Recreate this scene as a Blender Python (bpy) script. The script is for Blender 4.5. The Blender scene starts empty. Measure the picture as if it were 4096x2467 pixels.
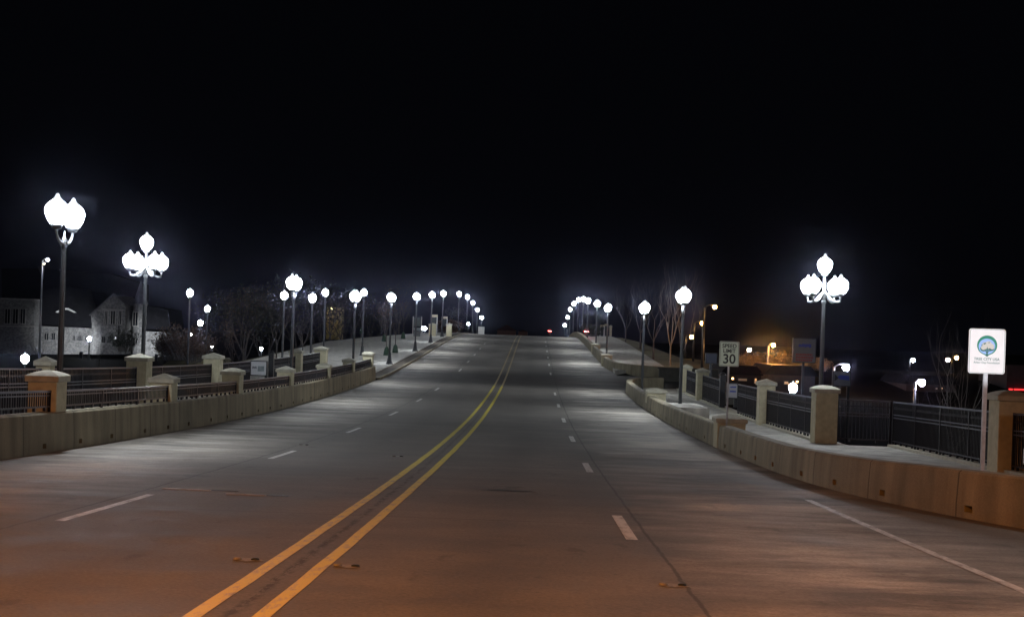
import bpy, bmesh, math, random
from mathutils import Vector, Matrix, noise
R = math.radians
SC = bpy.context.scene
COL = SC.collection
random.seed(7)

# ------------------------------------------------------------------ camera
# world: +Y runs along the bridge, X = 0 is the double yellow line, Z = 0 road height under the camera
F, K = 5236.0, 4096 / 2464
ROLL, YH, HC, YAW, CX = R(1.9), 96.5, 1.85, 0.0185, 2.33
cam_d = bpy.data.cameras.new("camera"); cam = bpy.data.objects.new("camera", cam_d); COL.objects.link(cam)
fw = Vector((-math.sin(YAW), math.cos(YAW), 0)); r0 = Vector((math.cos(YAW), math.sin(YAW), 0)); u0 = Vector((0, 0, 1))
rt = r0 * math.cos(ROLL) + u0 * math.sin(ROLL); up = -r0 * math.sin(ROLL) + u0 * math.cos(ROLL)
m = Matrix((rt, up, -fw)).transposed().to_4x4(); m.translation = Vector((CX, 0, HC)); cam.matrix_world = m
cam_d.sensor_width = 36; cam_d.lens = 36 * F / 4096
cam_d.shift_x = YH * math.sin(ROLL) / 4096; cam_d.shift_y = YH * math.cos(ROLL) / 4096
cam_d.clip_start = 0.1; cam_d.clip_end = 3000
SC.camera = cam
# ------------------------------------------------------------------ night sky, exposure, renderer
w = bpy.data.worlds.new("World"); SC.world = w; w.use_nodes = True
nt = w.node_tree; nt.nodes.clear()
o = nt.nodes.new('ShaderNodeOutputWorld'); b = nt.nodes.new('ShaderNodeBackground')
b.inputs[0].default_value = (0.55, 0.62, 1.0, 1); b.inputs[1].default_value = 0.0016
nt.links.new(b.outputs[0], o.inputs[0])
SC.view_settings.view_transform = 'Standard'; SC.view_settings.look = 'None'
SC.view_settings.exposure = 0; SC.view_settings.gamma = 1
SC.render.engine = 'CYCLES'
cy = SC.cycles
cy.use_denoising = True; cy.max_bounces = 4; cy.diffuse_bounces = 2; cy.glossy_bounces = 2
cy.transmission_bounces = 2; cy.volume_bounces = 0; cy.sample_clamp_indirect = 2.0; cy.caustics_reflective = False
cy.use_light_tree = True

# ------------------------------------------------------------------ helpers
def at(px, py, d):
    "point that stands d metres ahead on the line of sight of a spot measured on the photograph"
    x = px * K - 2048; y = py * K - 1233.5
    a = x * math.cos(ROLL) + y * math.sin(ROLL); bb = -x * math.sin(ROLL) + y * math.cos(ROLL)
    return Vector((CX, 0, HC - (bb - YH) / F * d)) + r0 * (a / F * d) + fw * d

class MB:
    def __init__(s): s.v = []; s.f = []; s.sm = []
    def add(s, vs, fs, smooth=False):
        n = len(s.v); s.v += [tuple(p) for p in vs]; s.f += [tuple(n + i for i in f) for f in fs]; s.sm += [smooth] * len(fs)
        return s
    def box(s, x0, x1, y0, y1, z0, z1, M=None):
        vs = [Vector((x, y, z)) for z in (z0, z1) for y in (y0, y1) for x in (x0, x1)]
        if M: vs = [M @ p for p in vs]
        return s.add(vs, [(0, 2, 3, 1), (4, 5, 7, 6), (0, 1, 5, 4), (2, 6, 7, 3), (0, 4, 6, 2), (1, 3, 7, 5)])
    def bar(s, a, b, w, h=None):
        "square bar from a to b"
        a = Vector(a); b = Vector(b); h = h or w; d = (b - a).normalized()
        sx = d.cross(Vector((0, 0, 1)))
        if sx.length < 1e-3: sx = Vector((1, 0, 0))
        sx.normalize(); sz = sx.cross(d)
        vs = [p + sx * (i * w / 2) + sz * (j * h / 2) for p in (a, b) for i, j in ((-1, -1), (1, -1), (1, 1), (-1, 1))]
        return s.add(vs, [(3, 2, 1, 0), (4, 5, 6, 7), (0, 1, 5, 4), (1, 2, 6, 5), (2, 3, 7, 6), (3, 0, 4, 7)])
    def tube(s, pts, rad, n=8, cap=True):
        pts = [Vector(p) for p in pts]; rings = []; vs = []
        for i, p in enumerate(pts):
            d = (pts[min(i + 1, len(pts) - 1)] - pts[max(i - 1, 0)]).normalized()
            ref = Vector((0, 0, 1)) if abs(d.z) < .9 else Vector((1, 0, 0))
            a = d.cross(ref).normalized(); c = d.cross(a)
            r = rad[i] if isinstance(rad, (list, tuple)) else rad
            vs += [p + (a * math.cos(2 * math.pi * k / n) + c * math.sin(2 * math.pi * k / n)) * r for k in range(n)]
        fs = [(i * n + k, i * n + (k + 1) % n, (i + 1) * n + (k + 1) % n, (i + 1) * n + k) for i in range(len(pts) - 1) for k in range(n)]
        if cap: fs += [tuple(reversed(range(n))), tuple((len(pts) - 1) * n + k for k in range(n))]
        return s.add(vs, fs, n > 4)
    def lathe(s, prof, n=16, c=(0, 0, 0), flute=0):
        vs = []
        for r, z in prof:
            for k in range(n):
                rr = r * (1 - flute * (k % 2)); t = 2 * math.pi * k / n
                vs.append((c[0] + rr * math.cos(t), c[1] + rr * math.sin(t), c[2] + z))
        fs = [(i * n + k, i * n + (k + 1) % n, (i + 1) * n + (k + 1) % n, (i + 1) * n + k) for i in range(len(prof) - 1) for k in range(n)]
        fs += [tuple(reversed(range(n))), tuple((len(prof) - 1) * n + k for k in range(n))]
        return s.add(vs, fs, flute == 0)
    def prism(s, pts, d, M=None):
        "polygon in the XZ plane pushed from y=0 to y=d"
        n = len(pts); vs = [Vector((p[0], 0, p[1])) for p in pts] + [Vector((p[0], d, p[1])) for p in pts]
        if M: vs = [M @ p for p in vs]
        return s.add(vs, [tuple(range(n)), tuple(reversed(range(n, 2 * n)))] + [(i, n + i, n + (i + 1) % n, (i + 1) % n) for i in range(n)])
    def build(s, name, mat, parent=None, loc=None, bevel=0):
        me = bpy.data.meshes.new(name); me.from_pydata(s.v, [], s.f)
        me.polygons.foreach_set('use_smooth', s.sm); me.update()
        bm = bmesh.new(); bm.from_mesh(me); bmesh.ops.recalc_face_normals(bm, faces=bm.faces); bm.to_mesh(me); bm.free()
        if mat: me.materials.append(mat)
        o = bpy.data.objects.new(name, me); COL.objects.link(o)
        if parent: o.parent = parent
        if loc is not None: o.location = loc
        if bevel:
            md = o.modifiers.new('bevel', 'BEVEL'); md.width = bevel; md.segments = 2; md.limit_method = 'ANGLE'
        return o

def tag(o, label=None, cat=None, group=None, kind=None):
    if label: o['label'] = label
    if cat: o['category'] = cat
    if group: o['group'] = group
    if kind: o['kind'] = kind
    return o
def empty(name, loc, rz=0):
    o = bpy.data.objects.new(name, None); COL.objects.link(o); o.location = loc; o.rotation_euler = (0, 0, rz)
    o.empty_display_size = .2
    return o
KIDS = {}
def copy_tree(o, parent=None):
    c = o.copy(); COL.objects.link(c); c.parent = parent
    for ch in list(o.children): copy_tree(ch, c)
    return c
ORD = ['first', 'second', 'third', 'fourth', 'fifth', 'sixth', 'seventh', 'eighth', 'ninth', 'tenth', 'eleventh', 'twelfth', 'thirteenth', 'fourteenth', 'fifteenth']

def mat(name, col, rough=.7, metal=0, var=.0, scale=3, emis=None, es=0, bump=0, spec=None, obj_scale=None):
    mt = bpy.data.materials.new(name); mt.use_nodes = True; n = mt.node_tree.nodes; l = mt.node_tree.links
    p = n['Principled BSDF']; p.inputs['Base Color'].default_value = (*col, 1)
    p.inputs['Roughness'].default_value = rough; p.inputs['Metallic'].default_value = metal
    if spec is not None: p.inputs['Specular IOR Level'].default_value = spec
    if emis: p.inputs['Emission Color'].default_value = (*emis, 1); p.inputs['Emission Strength'].default_value = es
    if var or bump:
        tc = n.new('ShaderNodeTexCoord'); mp = n.new('ShaderNodeMapping'); l.new(tc.outputs['Object'], mp.inputs[0])
        if obj_scale: mp.inputs['Scale'].default_value = obj_scale
        nz = n.new('ShaderNodeTexNoise'); nz.inputs['Scale'].default_value = scale; nz.inputs['Detail'].default_value = 6
        l.new(mp.outputs[0], nz.inputs['Vector'])
        if var:
            rp = n.new('ShaderNodeValToRGB'); rp.color_ramp.elements[0].position = .3; rp.color_ramp.elements[1].position = .7
            rp.color_ramp.elements[0].color = (*[c * (1 - var) for c in col], 1); rp.color_ramp.elements[1].color = (*[min(1, c * (1 + var)) for c in col], 1)
            l.new(nz.outputs[0], rp.inputs[0]); l.new(rp.outputs[0], p.inputs['Base Color'])
        if bump:
            bp = n.new('ShaderNodeBump'); bp.inputs['Strength'].default_value = bump; bp.inputs['Distance'].default_value = .02
            l.new(nz.outputs[0], bp.inputs['Height']); l.new(bp.outputs[0], p.inputs['Normal'])
    return mt

# ------------------------------------------------------------------ materials
def N(mt, t, **k):
    n = mt.node_tree.nodes.new(t)
    for a, v in k.items(): setattr(n, a, v)
    return n
def road_mat():
    mt = bpy.data.materials.new('worn_concrete_road'); mt.use_nodes = True; l = mt.node_tree.links
    p = mt.node_tree.nodes['Principled BSDF']
    tc = N(mt, 'ShaderNodeTexCoord'); sep = N(mt, 'ShaderNodeSeparateXYZ'); l.new(tc.outputs['Object'], sep.inputs[0])
    def noise_(scale, sc3, det=6, rough=.6):
        mp = N(mt, 'ShaderNodeMapping'); mp.inputs['Scale'].default_value = sc3; l.new(tc.outputs['Object'], mp.inputs[0])
        n = N(mt, 'ShaderNodeTexNoise'); n.inputs['Scale'].default_value = scale; n.inputs['Detail'].default_value = det
        n.inputs['Roughness'].default_value = rough; l.new(mp.outputs[0], n.inputs['Vector']); return n
    def math_(op, a, b=None, c=None, clamp=False):
        n = N(mt, 'ShaderNodeMath', operation=op); n.use_clamp = clamp
        for i, v in enumerate((a, b, c)):
            if v is None: continue
            if isinstance(v, (int, float)): n.inputs[i].default_value = v
            else: l.new(v, n.inputs[i])
        return n.outputs[0]
    def rng(v, a, b_, c, d):
        n = N(mt, 'ShaderNodeMapRange'); l.new(v, n.inputs[0])
        for i, q in enumerate((a, b_, c, d)): n.inputs[i + 1].default_value = q
        return n.outputs[0]
    big = noise_(.16, (1.0, .55, 1)); mid = noise_(.7, (1.0, 1.6, 1)); fine = noise_(26, (1, 1, 1), 3)
    streak = noise_(.5, (.45, 1.5, 1), 5, .7)
    v = rng(big.outputs[0], .3, .7, .72, 1.25)
    v = math_('MULTIPLY', v, rng(mid.outputs[0], .3, .7, .76, 1.22))
    v = math_('MULTIPLY', v, rng(streak.outputs[0], .3, .7, .86, 1.12))
    v = math_('MULTIPLY', v, rng(fine.outputs[0], .3, .7, .78, 1.22))
    # pale gutters against darker lanes: lamp pools and shadow streaks painted as colour
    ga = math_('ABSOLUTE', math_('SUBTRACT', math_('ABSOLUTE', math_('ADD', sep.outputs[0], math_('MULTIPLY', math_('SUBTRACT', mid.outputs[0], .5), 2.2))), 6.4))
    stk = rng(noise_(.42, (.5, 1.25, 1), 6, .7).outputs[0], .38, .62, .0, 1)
    lamp_pool = math_('MULTIPLY', rng(ga, .6, 2.6, 1, 0), stk)
    v = math_('MULTIPLY', v, rng(lamp_pool, 0, 1, .8, 3.0))
    # darker strip down the middle of the inner lanes
    lane = math_('ABSOLUTE', math_('SUBTRACT', math_('ABSOLUTE', sep.outputs[0]), 1.95))
    v = math_('MULTIPLY', v, rng(lane, 0, .8, .86, 1.0))
    # darker full-width band between the two bridge decks, with ragged edges
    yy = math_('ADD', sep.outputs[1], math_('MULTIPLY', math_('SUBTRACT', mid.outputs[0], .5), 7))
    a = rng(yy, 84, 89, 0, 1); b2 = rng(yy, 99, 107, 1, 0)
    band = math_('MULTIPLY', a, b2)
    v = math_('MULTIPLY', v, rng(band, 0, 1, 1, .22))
    # oil spots and small patches
    sp_ = rng(noise_(1.6, (1.2, .5, 1), 3, .5).outputs[0], .66, .72, 0, 1)
    v = math_('MULTIPLY', v, rng(sp_, 0, 1, 1, .72))
    sp2 = rng(noise_(7, (1, 1, 1), 2, .5).outputs[0], .7, .76, 0, 1)
    v = math_('MULTIPLY', v, rng(sp2, 0, 1, 1, .7))
    # transverse joints every 6.1 m
    jt = math_('ABSOLUTE', math_('SUBTRACT', math_('FRACT', math_('DIVIDE', sep.outputs[1], 12.19)), .5))
    v = math_('MULTIPLY', v, rng(jt, .0015, .003, .62, 1))
    # longitudinal sealed joints at the lane lines and rough groove between the yellow lines
    wob = math_('MULTIPLY', math_('SUBTRACT', noise_(2.2, (1, .8, 1), 5).outputs[0], .5), .09)
    jx = math_('ABSOLUTE', math_('ADD', math_('SUBTRACT', math_('ABSOLUTE', sep.outputs[0]), 3.87), wob))
    v = math_('MULTIPLY', v, rng(jx, .012, .03, .45, 1))
    gx = math_('ABSOLUTE', math_('ADD', sep.outputs[0], math_('MULTIPLY', wob, 1.2)))
    pit = rng(noise_(9, (1, .35, 1), 4, .8).outputs[0], .46, .54, 0, 1)
    g = math_('MULTIPLY', rng(gx, .015, .07, 1, 0), pit)
    v = math_('MULTIPLY', v, rng(g, 0, 1, 1, .4))
    mx = N(mt, 'ShaderNodeMix', data_type='RGBA'); mx.blend_type = 'MULTIPLY'; mx.inputs[0].default_value = 1
    cr = N(mt, 'ShaderNodeCombineColor')
    for i, c in enumerate((.168, .157, .134)): l.new(math_('MULTIPLY', v, c), cr.inputs[i])
    l.new(cr.outputs[0], p.inputs['Base Color'])
    l.new(rng(mid.outputs[0], .3, .7, .66, .82), p.inputs['Roughness']); p.inputs['Specular IOR Level'].default_value = .35
    bp = N(mt, 'ShaderNodeBump'); bp.inputs['Strength'].default_value = .35; bp.inputs['Distance'].default_value = .01
    l.new(fine.outputs[0], bp.inputs['Height']); l.new(bp.outputs[0], p.inputs['Normal'])
    return mt
def paint_mat(name, col, wear=.45):
    mt = mat(name, col, .6); l = mt.node_tree.links; p = mt.node_tree.nodes['Principled BSDF']
    tc = N(mt, 'ShaderNodeTexCoord'); mp = N(mt, 'ShaderNodeMapping'); mp.inputs['Scale'].default_value = (3, .8, 1)
    l.new(tc.outputs['Object'], mp.inputs[0])
    n = N(mt, 'ShaderNodeTexNoise'); n.inputs['Scale'].default_value = 3.2; n.inputs['Detail'].default_value = 9; n.inputs['Roughness'].default_value = .75
    l.new(mp.outputs[0], n.inputs['Vector'])
    r = N(mt, 'ShaderNodeValToRGB'); r.color_ramp.elements[0].position = wear - .12; r.color_ramp.elements[1].position = wear + .08
    r.color_ramp.elements[0].color = (.22, .2, .17, 1); r.color_ramp.elements[1].color = (*col, 1)
    l.new(n.outputs[0], r.inputs[0]); l.new(r.outputs[0], p.inputs['Base Color'])
    return mt
def wall_mat(name, col, joint=3.05, dark=.5):
    "board-formed concrete with vertical joints, stains that run down from the top"
    mt = mat(name, col, .8); l = mt.node_tree.links; p = mt.node_tree.nodes['Principled BSDF']
    tc = N(mt, 'ShaderNodeTexCoord'); sep = N(mt, 'ShaderNodeSeparateXYZ'); l.new(tc.outputs['Object'], sep.inputs[0])
    def nz(sc3, s, det=6):
        mp = N(mt, 'ShaderNodeMapping'); mp.inputs['Scale'].default_value = sc3; l.new(tc.outputs['Object'], mp.inputs[0])
        n = N(mt, 'ShaderNodeTexNoise'); n.inputs['Scale'].default_value = s; n.inputs['Detail'].default_value = det; l.new(mp.outputs[0], n.inputs['Vector']); return n.outputs[0]
    def rng(v, a, b_, c, d):
        n = N(mt, 'ShaderNodeMapRange'); l.new(v, n.inputs[0])
        for i, q in enumerate((a, b_, c, d)): n.inputs[i + 1].default_value = q
        return n.outputs[0]
    def mul(a, b_):
        n = N(mt, 'ShaderNodeMath', operation='MULTIPLY'); l.new(a, n.inputs[0])
        if isinstance(b_, float): n.inputs[1].default_value = b_
        else: l.new(b_, n.inputs[1])
        return n.outputs[0]
    v = mul(rng(nz((1, 1, .12), 2.4), .3, .7, .62, 1.2), rng(nz((1, 1, 1), .9), .3, .7, .82, 1.12))
    v = mul(v, rng(nz((1, 1, 1), 30, 3), .3, .7, .9, 1.1))
    if joint:
        d = N(mt, 'ShaderNodeMath', operation='DIVIDE'); l.new(sep.outputs[1], d.inputs[0]); d.inputs[1].default_value = joint
        fr = N(mt, 'ShaderNodeMath', operation='FRACT'); l.new(d.outputs[0], fr.inputs[0])
        v = mul(v, rng(fr.outputs[0], .008, .016, .35, 1))
    cr = N(mt, 'ShaderNodeCombineColor')
    for i, c in enumerate(col): l.new(mul(v, float(c)), cr.inputs[i])
    l.new(cr.outputs[0], p.inputs['Base Color'])
    return mt
def stone_mat(name, col, mortar, sc=1.2):
    mt = mat(name, col, .85); l = mt.node_tree.links; p = mt.node_tree.nodes['Principled BSDF']
    tc = N(mt, 'ShaderNodeTexCoord')
    vr = N(mt, 'ShaderNodeTexVoronoi'); vr.inputs['Scale'].default_value = sc; l.new(tc.outputs['Object'], vr.inputs['Vector'])
    hs = N(mt, 'ShaderNodeMapRange'); sp = N(mt, 'ShaderNodeSeparateColor'); l.new(vr.outputs['Color'], sp.inputs[0]); l.new(sp.outputs[0], hs.inputs[0])
    hs.inputs[3].default_value = .5; hs.inputs[4].default_value = 1.1
    cr = N(mt, 'ShaderNodeCombineColor')
    for i, c in enumerate(col):
        q = N(mt, 'ShaderNodeMath', operation='MULTIPLY'); l.new(hs.outputs[0], q.inputs[0]); q.inputs[1].default_value = c; l.new(q.outputs[0], cr.inputs[i])
    l.new(cr.outputs[0], p.inputs['Base Color'])
    return mt
def brick_mat():
    mt = mat('brick', (.3, .14, .09), .85); l = mt.node_tree.links; p = mt.node_tree.nodes['Principled BSDF']
    tc = N(mt, 'ShaderNodeTexCoord'); mp = N(mt, 'ShaderNodeMapping'); mp.inputs['Rotation'].default_value = (R(90), 0, 0); l.new(tc.outputs['Object'], mp.inputs[0])
    bk = N(mt, 'ShaderNodeTexBrick'); bk.inputs['Scale'].default_value = 4.5; l.new(mp.outputs[0], bk.inputs['Vector'])
    bk.inputs[1].default_value = (.36, .16, .1, 1); bk.inputs[2].default_value = (.22, .1, .07, 1); bk.inputs[3].default_value = (.4, .36, .3, 1)
    l.new(bk.outputs[0], p.inputs['Base Color']); return mt

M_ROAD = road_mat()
M_YEL = paint_mat('yellow_paint', (.62, .52, .03), .42); M_YEL2 = paint_mat('faded_yellow_paint', (.4, .28, .06), .52)
M_WHT = paint_mat('white_paint', (.55, .54, .5), .45)
M_SCAR = mat('scraped_concrete', (.2, .19, .17), .8, var=.4, scale=18)
M_WHT_FAINT = paint_mat('worn_white_paint', (.5, .48, .44), .5)
M_WALL = wall_mat('parapet_concrete', (.27, .238, .155))
M_WALK = wall_mat('sidewalk_concrete', (.46, .445, .39), joint=1.83)
M_PLAZA = wall_mat('plaza_paving', (.58, .57, .52), joint=4.0)
M_FASCIA = mat('deck_fascia', (.2, .19, .17), .85, var=.2)
M_CREAM = mat('cream_stucco', (.52, .485, .33), .85, var=.14, scale=5, bump=.3)
M_CAP = mat('cap_stone', (.45, .435, .34), .8, var=.15, scale=6, bump=.2)
M_IRON = mat('black_iron', (.02, .022, .026), .38, metal=.3, var=.2, scale=8, spec=.6)
M_RAIL = mat('dark_rail_paint', (.012, .013, .02), .36, metal=.2, spec=.6)
M_POLE = mat('lamp_pole_paint', (.05, .056, .06), .42, metal=.2, spec=.5)
M_RAILT = mat('lit_rail_paint', (.07, .077, .1), .4, metal=.3, spec=.6)  # rail paint made lighter for lamplight on top and middle rails
M_GALV = mat('galvanised_steel', (.42, .43, .46), .45, metal=.6, var=.15, scale=12)
GE = (.87, .92, 1.0)
M_GLOBE = mat('lit_acorn_globe', (.9, .9, .92), .3, emis=GE, es=105)
M_GLOBE5 = mat('lit_cluster_globe', (.9, .9, .92), .3, emis=GE, es=105)
M_GLOBEP = mat('lit_park_globe', (.9, .9, .92), .3, emis=GE, es=125)
M_DIRT = mat('verge_dirt', (.085, .07, .05), .95, var=.45, scale=1.2, bump=.5)
M_GRASS = mat('winter_lawn', (.15, .135, .07), .95, var=.35, scale=.6, bump=.5)
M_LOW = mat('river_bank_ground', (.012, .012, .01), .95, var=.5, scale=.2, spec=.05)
M_WATER = mat('dark_water', (.006, .008, .012), .12, spec=.5, var=.1, scale=.3, bump=.15)
M_BARK = mat('bare_bark', (.065, .055, .05), .9, var=.3, scale=5)
M_BARKL = mat('pale_bark', (.17, .155, .14), .85, var=.25, scale=5)
M_LEAFB = mat('dry_brown_leaves', (.075, .042, .024), .8, var=.5, scale=1.5)
M_LEAFD = mat('dark_evergreen', (.018, .024, .013), .8, var=.4, scale=1.5)
M_LEAFO = mat('dry_tan_scrub', (.32, .24, .12), .8, var=.5, scale=1.5)
M_LEAFG = mat('green_scrub', (.05, .12, .06), .8, var=.4, scale=1.5)
M_BAG = mat('watering_bag_green', (.03, .075, .045), .55)
M_STONE = stone_mat('pale_rubble_stone', (.19, .187, .185), (.2, .2, .2), 5)
M_ROOF = mat('dark_roof_slate', (.01, .01, .012), .8, var=.3, scale=2, spec=.05)
M_ROOFL = mat('grey_roof_slate', (.1, .1, .11), .7, var=.3, scale=2)
M_GLASS = mat('dark_window_glass', (.01, .012, .015), .1, spec=.8)
M_TRIM = mat('white_trim', (.62, .62, .6), .6, var=.1); M_TRIMD = mat('aged_stone_trim', (.26, .25, .24), .8, var=.2)
M_SIGNW = mat('white_sign_sheet', (.78, .79, .82), .45, var=.05, scale=6, spec=.6)
M_SIGNS = mat('speed_sign_sheet', (.5, .6, .5), .45, var=.05, scale=6, spec=.6)
M_SGRN = mat('sign_green', (.0, .2, .13), .5)
M_SBLU = mat('sign_sky_blue', (.28, .46, .85), .5)
M_SBEI = mat('sign_beige', (.55, .55, .52), .5)
M_STEAL = mat('sign_dark_teal', (.02, .13, .12), .5)
M_BLACK = mat('sign_black', (.012, .016, .016), .5)
M_BRICK = brick_mat()
M_DBLUE = mat('banner_blue', (.03, .05, .3), .5)
M_DRED = mat('banner_red', (.22, .03, .03), .5)

# ------------------------------------------------------------------ road profile and terrain
S_ = [-60, -40, -10, 0, 18, 30.1, 42.3, 54.5, 66.7, 79, 91, 103, 120, 135, 150, 165, 180, 197, 215, 235, 255, 280, 320, 420, 700]
Z_ = [2.3, 1.6, .4, 0, -.77, -1.2, -1.53, -1.74, -1.80, -1.76, -1.62, -1.30, -.73, -.2, .35, .85, 1.25, 1.5, 1.35, .85, .2, -.8, -2.4, -4.5, -5.5]
def lin(s, X, Y):
    if s <= X[0]: return Y[0]
    for i in range(len(X) - 1):
        if s <= X[i + 1]: t = (s - X[i]) / (X[i + 1] - X[i]); return Y[i] + (Y[i + 1] - Y[i]) * t
    return Y[-1]
def zr(s): return (lin(s - 4, S_, Z_) + lin(s - 2, S_, Z_) + lin(s, S_, Z_) + lin(s + 2, S_, Z_) + lin(s + 4, S_, Z_)) / 5
def sst(t): t = max(0, min(1, t)); return t * t * (3 - 2 * t)
def terr(u, s):
    nn = noise.noise(Vector((u * .06, s * .06, 0))) * .5
    base = -6.2 + nn + 2.9 * sst((s - 120) / 60) + .8 * sst((abs(u) - 60) / 80)
    if u > 0: base = -6.2 + nn + 3.2 * sst((s - 80) / 30) + 1.8 * sst((s - 105) / 30)
    if s > 88.6 and s < 700:
        le = 20.8 if s < 142 else 20.8 - (s - 142) * .2
        le = max(le, 9.5)
        edge = le if u < 0 else (15.8 if s < 140 else 15.3)
        k = 1 - sst((abs(u) - edge) / (9 if u < 0 else 7))
        top = zr(s) - .03 + (.02 if abs(u) < 9 else .1)
        if s > 230: top -= .3
        if k > 0: return base + (top - base) * k
    return base

def grid(name, us, ss, zf, m_, kind='structure', parent=None):
    vs = [(u, s, zf(u, s)) for s in ss for u in us]; n = len(us)
    fs = [(j * n + i, j * n + i + 1, (j + 1) * n + i + 1, (j + 1) * n + i) for j in range(len(ss) - 1) for i in range(n - 1)]
    mb = MB(); mb.add(vs, fs, True); o = mb.build(name, m_, parent)
    if kind and not parent: o['kind'] = kind
    return o
def fr(a, b, st):
    n = max(1, round((b - a) / st)); return [a + (b - a) * i / n for i in range(n + 1)]
us = fr(-400, -120, 40) + fr(-110, -40, 5) + fr(-38, 38, 1.5) + fr(42, 120, 5) + fr(160, 400, 40)
ss = fr(-60, 84, 4) + [88.5, 88.7] + fr(90, 260, 2) + fr(266, 420, 8) + fr(450, 740, 58)
# ground keeps clear below the road surface
def terr_g(u, s):
    z = terr(u, s)
    if abs(u) < 9.3 and s > 88.6: z -= .25
    if u > 9.2 and u < 15 and 88.6 < s < 105: z -= .35
    return z
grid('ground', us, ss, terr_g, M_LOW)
# river water under the bridge
grid('water', [-300, -14, 14, 300], [-60, 40, 82], lambda u, s: -5.6, M_WATER)

RS = fr(-30, 260, 2) + fr(265, 420, 5)
def road_section(u0_, u1_, z1, z0, ss_, m_, name, parent=None):
    "slab following the profile: top at +z1, bottom at +z0"
    vs = []; fs = []
    for s in ss_:
        a = u0_(s) if callable(u0_) else u0_; b_ = u1_(s) if callable(u1_) else u1_
        vs += [(a, s, zr(s) + z1), (b_, s, zr(s) + z1), (b_, s, zr(s) + z0), (a, s, zr(s) + z0)]
    n = len(ss_)
    for i in range(n - 1):
        for k in range(4): fs.append((4 * i + k, 4 * i + (k + 1) % 4, 4 * i + 4 + (k + 1) % 4, 4 * i + 4 + k))
    fs += [(0, 1, 2, 3), (4 * n - 1, 4 * n - 2, 4 * n - 3, 4 * n - 4)]
    return MB().add(vs, fs).build(name, m_, parent)
# right parapet line (road face)
RB = [(24, -30), (17, 2), (13.2, 11), (11.2, 15.5), (9.75, 19.6), (9.05, 22), (8.5, 24.8), (8.15, 28), (8.02, 33), (8.0, 60), (8.05, 80), (8.25, 85.2), (8.75, 87.6), (9.7, 89.2), (11.0, 89.8)]
RB2 = [(15.6, 103.6), (13, 103.9), (11, 104.6), (9.7, 105.8), (8.9, 108), (8.5, 112), (8.4, 120), (8.35, 160), (8.3, 200), (8.3, 262)]
LB = [(-8.4, -20), (-8.4, 88.6)]
def rb_u(s):
    if s < 86: return lin(s, [p[1] for p in RB[:11]] + [86], [p[0] for p in RB[:11]] + [8.4])
    if s < 104: return 15.6
    return 9.0
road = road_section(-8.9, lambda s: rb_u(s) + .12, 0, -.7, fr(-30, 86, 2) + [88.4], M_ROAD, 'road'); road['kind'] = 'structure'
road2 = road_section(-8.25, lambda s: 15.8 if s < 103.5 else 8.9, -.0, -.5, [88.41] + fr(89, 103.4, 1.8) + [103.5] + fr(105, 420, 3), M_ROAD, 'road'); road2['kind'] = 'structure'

def strip(name, uc, wd, s0, s1, m_, dz=.005, parent=None, st=1.0, wob=0):
    vs = []; ss_ = fr(s0, s1, st)
    for s in ss_:
        q = wob * noise.noise(Vector((uc, s * 1.7, 3)))
        vs += [(uc - wd / 2 + q, s, zr(s) + dz), (uc + wd / 2 + q, s, zr(s) + dz)]
    fs = [(2 * i, 2 * i + 1, 2 * i + 3, 2 * i + 2) for i in range(len(ss_) - 1)]
    return MB().add(vs, fs).build(name, m_, parent)
for uc in (-.26, .26):
    strip('centre_line', uc, .14, -20, 86, M_YEL, parent=road, wob=.014); strip('centre_line', uc, .13, 86, 235, M_YEL2, parent=road2, wob=.012)
for k in range(-1, 13):
    s = 18 + 12.19 * k
    if 89 < s < 101: continue
    strip('lane_dash', 3.63, .15 if k < 5 else .13, s - 1.52, s + 1.52, M_WHT, parent=road)
for k in range(0, 12):
    s = 18.7 + 12.19 * k
    if 89 < s < 101: continue
    strip('lane_dash', -3.55, .13, s - (1.52 if k else 2.4), s + 1.52, M_WHT_FAINT if k == 0 else M_WHT, parent=road)
strip('edge_line', 7.3, .13, 2, 23.5, M_WHT_FAINT, parent=road, wob=.01)
# dark tar patch, steel joint plates, worn marker scars
for (u, s, du) in ((-3.05, 21.25, .62), (-2.0, 20.7, .5)):
    MB().bar((u - du, s, zr(s) + .012), (u + du * .3, s - .03, zr(s) + .01), .035, .012).build('joint_plate', M_GALV, road)
    MB().bar((u - du, s + .09, zr(s) + .004), (u + du, s + .06, zr(s) + .004), .1, .004).build('joint_seal', M_BLACK, road)
MB().add([(x, y, zr(y) + .004) for x, y in ((1.45, 23.25), (1.95, 23.13), (2.3, 23.2), (2.42, 23.33), (2.0, 23.4), (1.6, 23.36))], [(0, 1, 2, 3, 4, 5)]).build('tar_patch', M_BLACK, road)
def marker(u, s, lab):
    e = empty('road_stud', (u, s, zr(s))); sl = (zr(s + .5) - zr(s - .5)); e.rotation_euler = (math.atan(sl), 0, 0)
    tag(e, lab, 'road stud', 'road studs')
    pts = []; random.seed(int(u * 100))
    for k in range(14):
        t = 2 * math.pi * k / 14; r = 1 + random.uniform(-.25, .25); pts.append((.15 * math.cos(t) * r, .12 * math.sin(t) * r, .006))
    MB().add(pts, [tuple(range(14))]).build('scar', M_SCAR, e)
    for sx in (-.09, .09): MB().lathe([(.045, .007), (.04, .02), (.02, .026)], 10, (sx, 0, 0)).build('stud', M_BLACK if sx > 0 else M_SCAR, e)
marker(-.56, 13.4, 'worn road stud just beyond the far yellow line'); marker(.5, 13.2, 'worn road stud on the near side of the yellow lines')
marker(3.74, 12.7, 'worn pale road stud beside the dark lane joint')
marker(-3.75, 34.8, 'small pale road stud between two left lane dashes'); marker(-.9, 31.6, 'tiny worn road stud left of the yellow lines')

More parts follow.
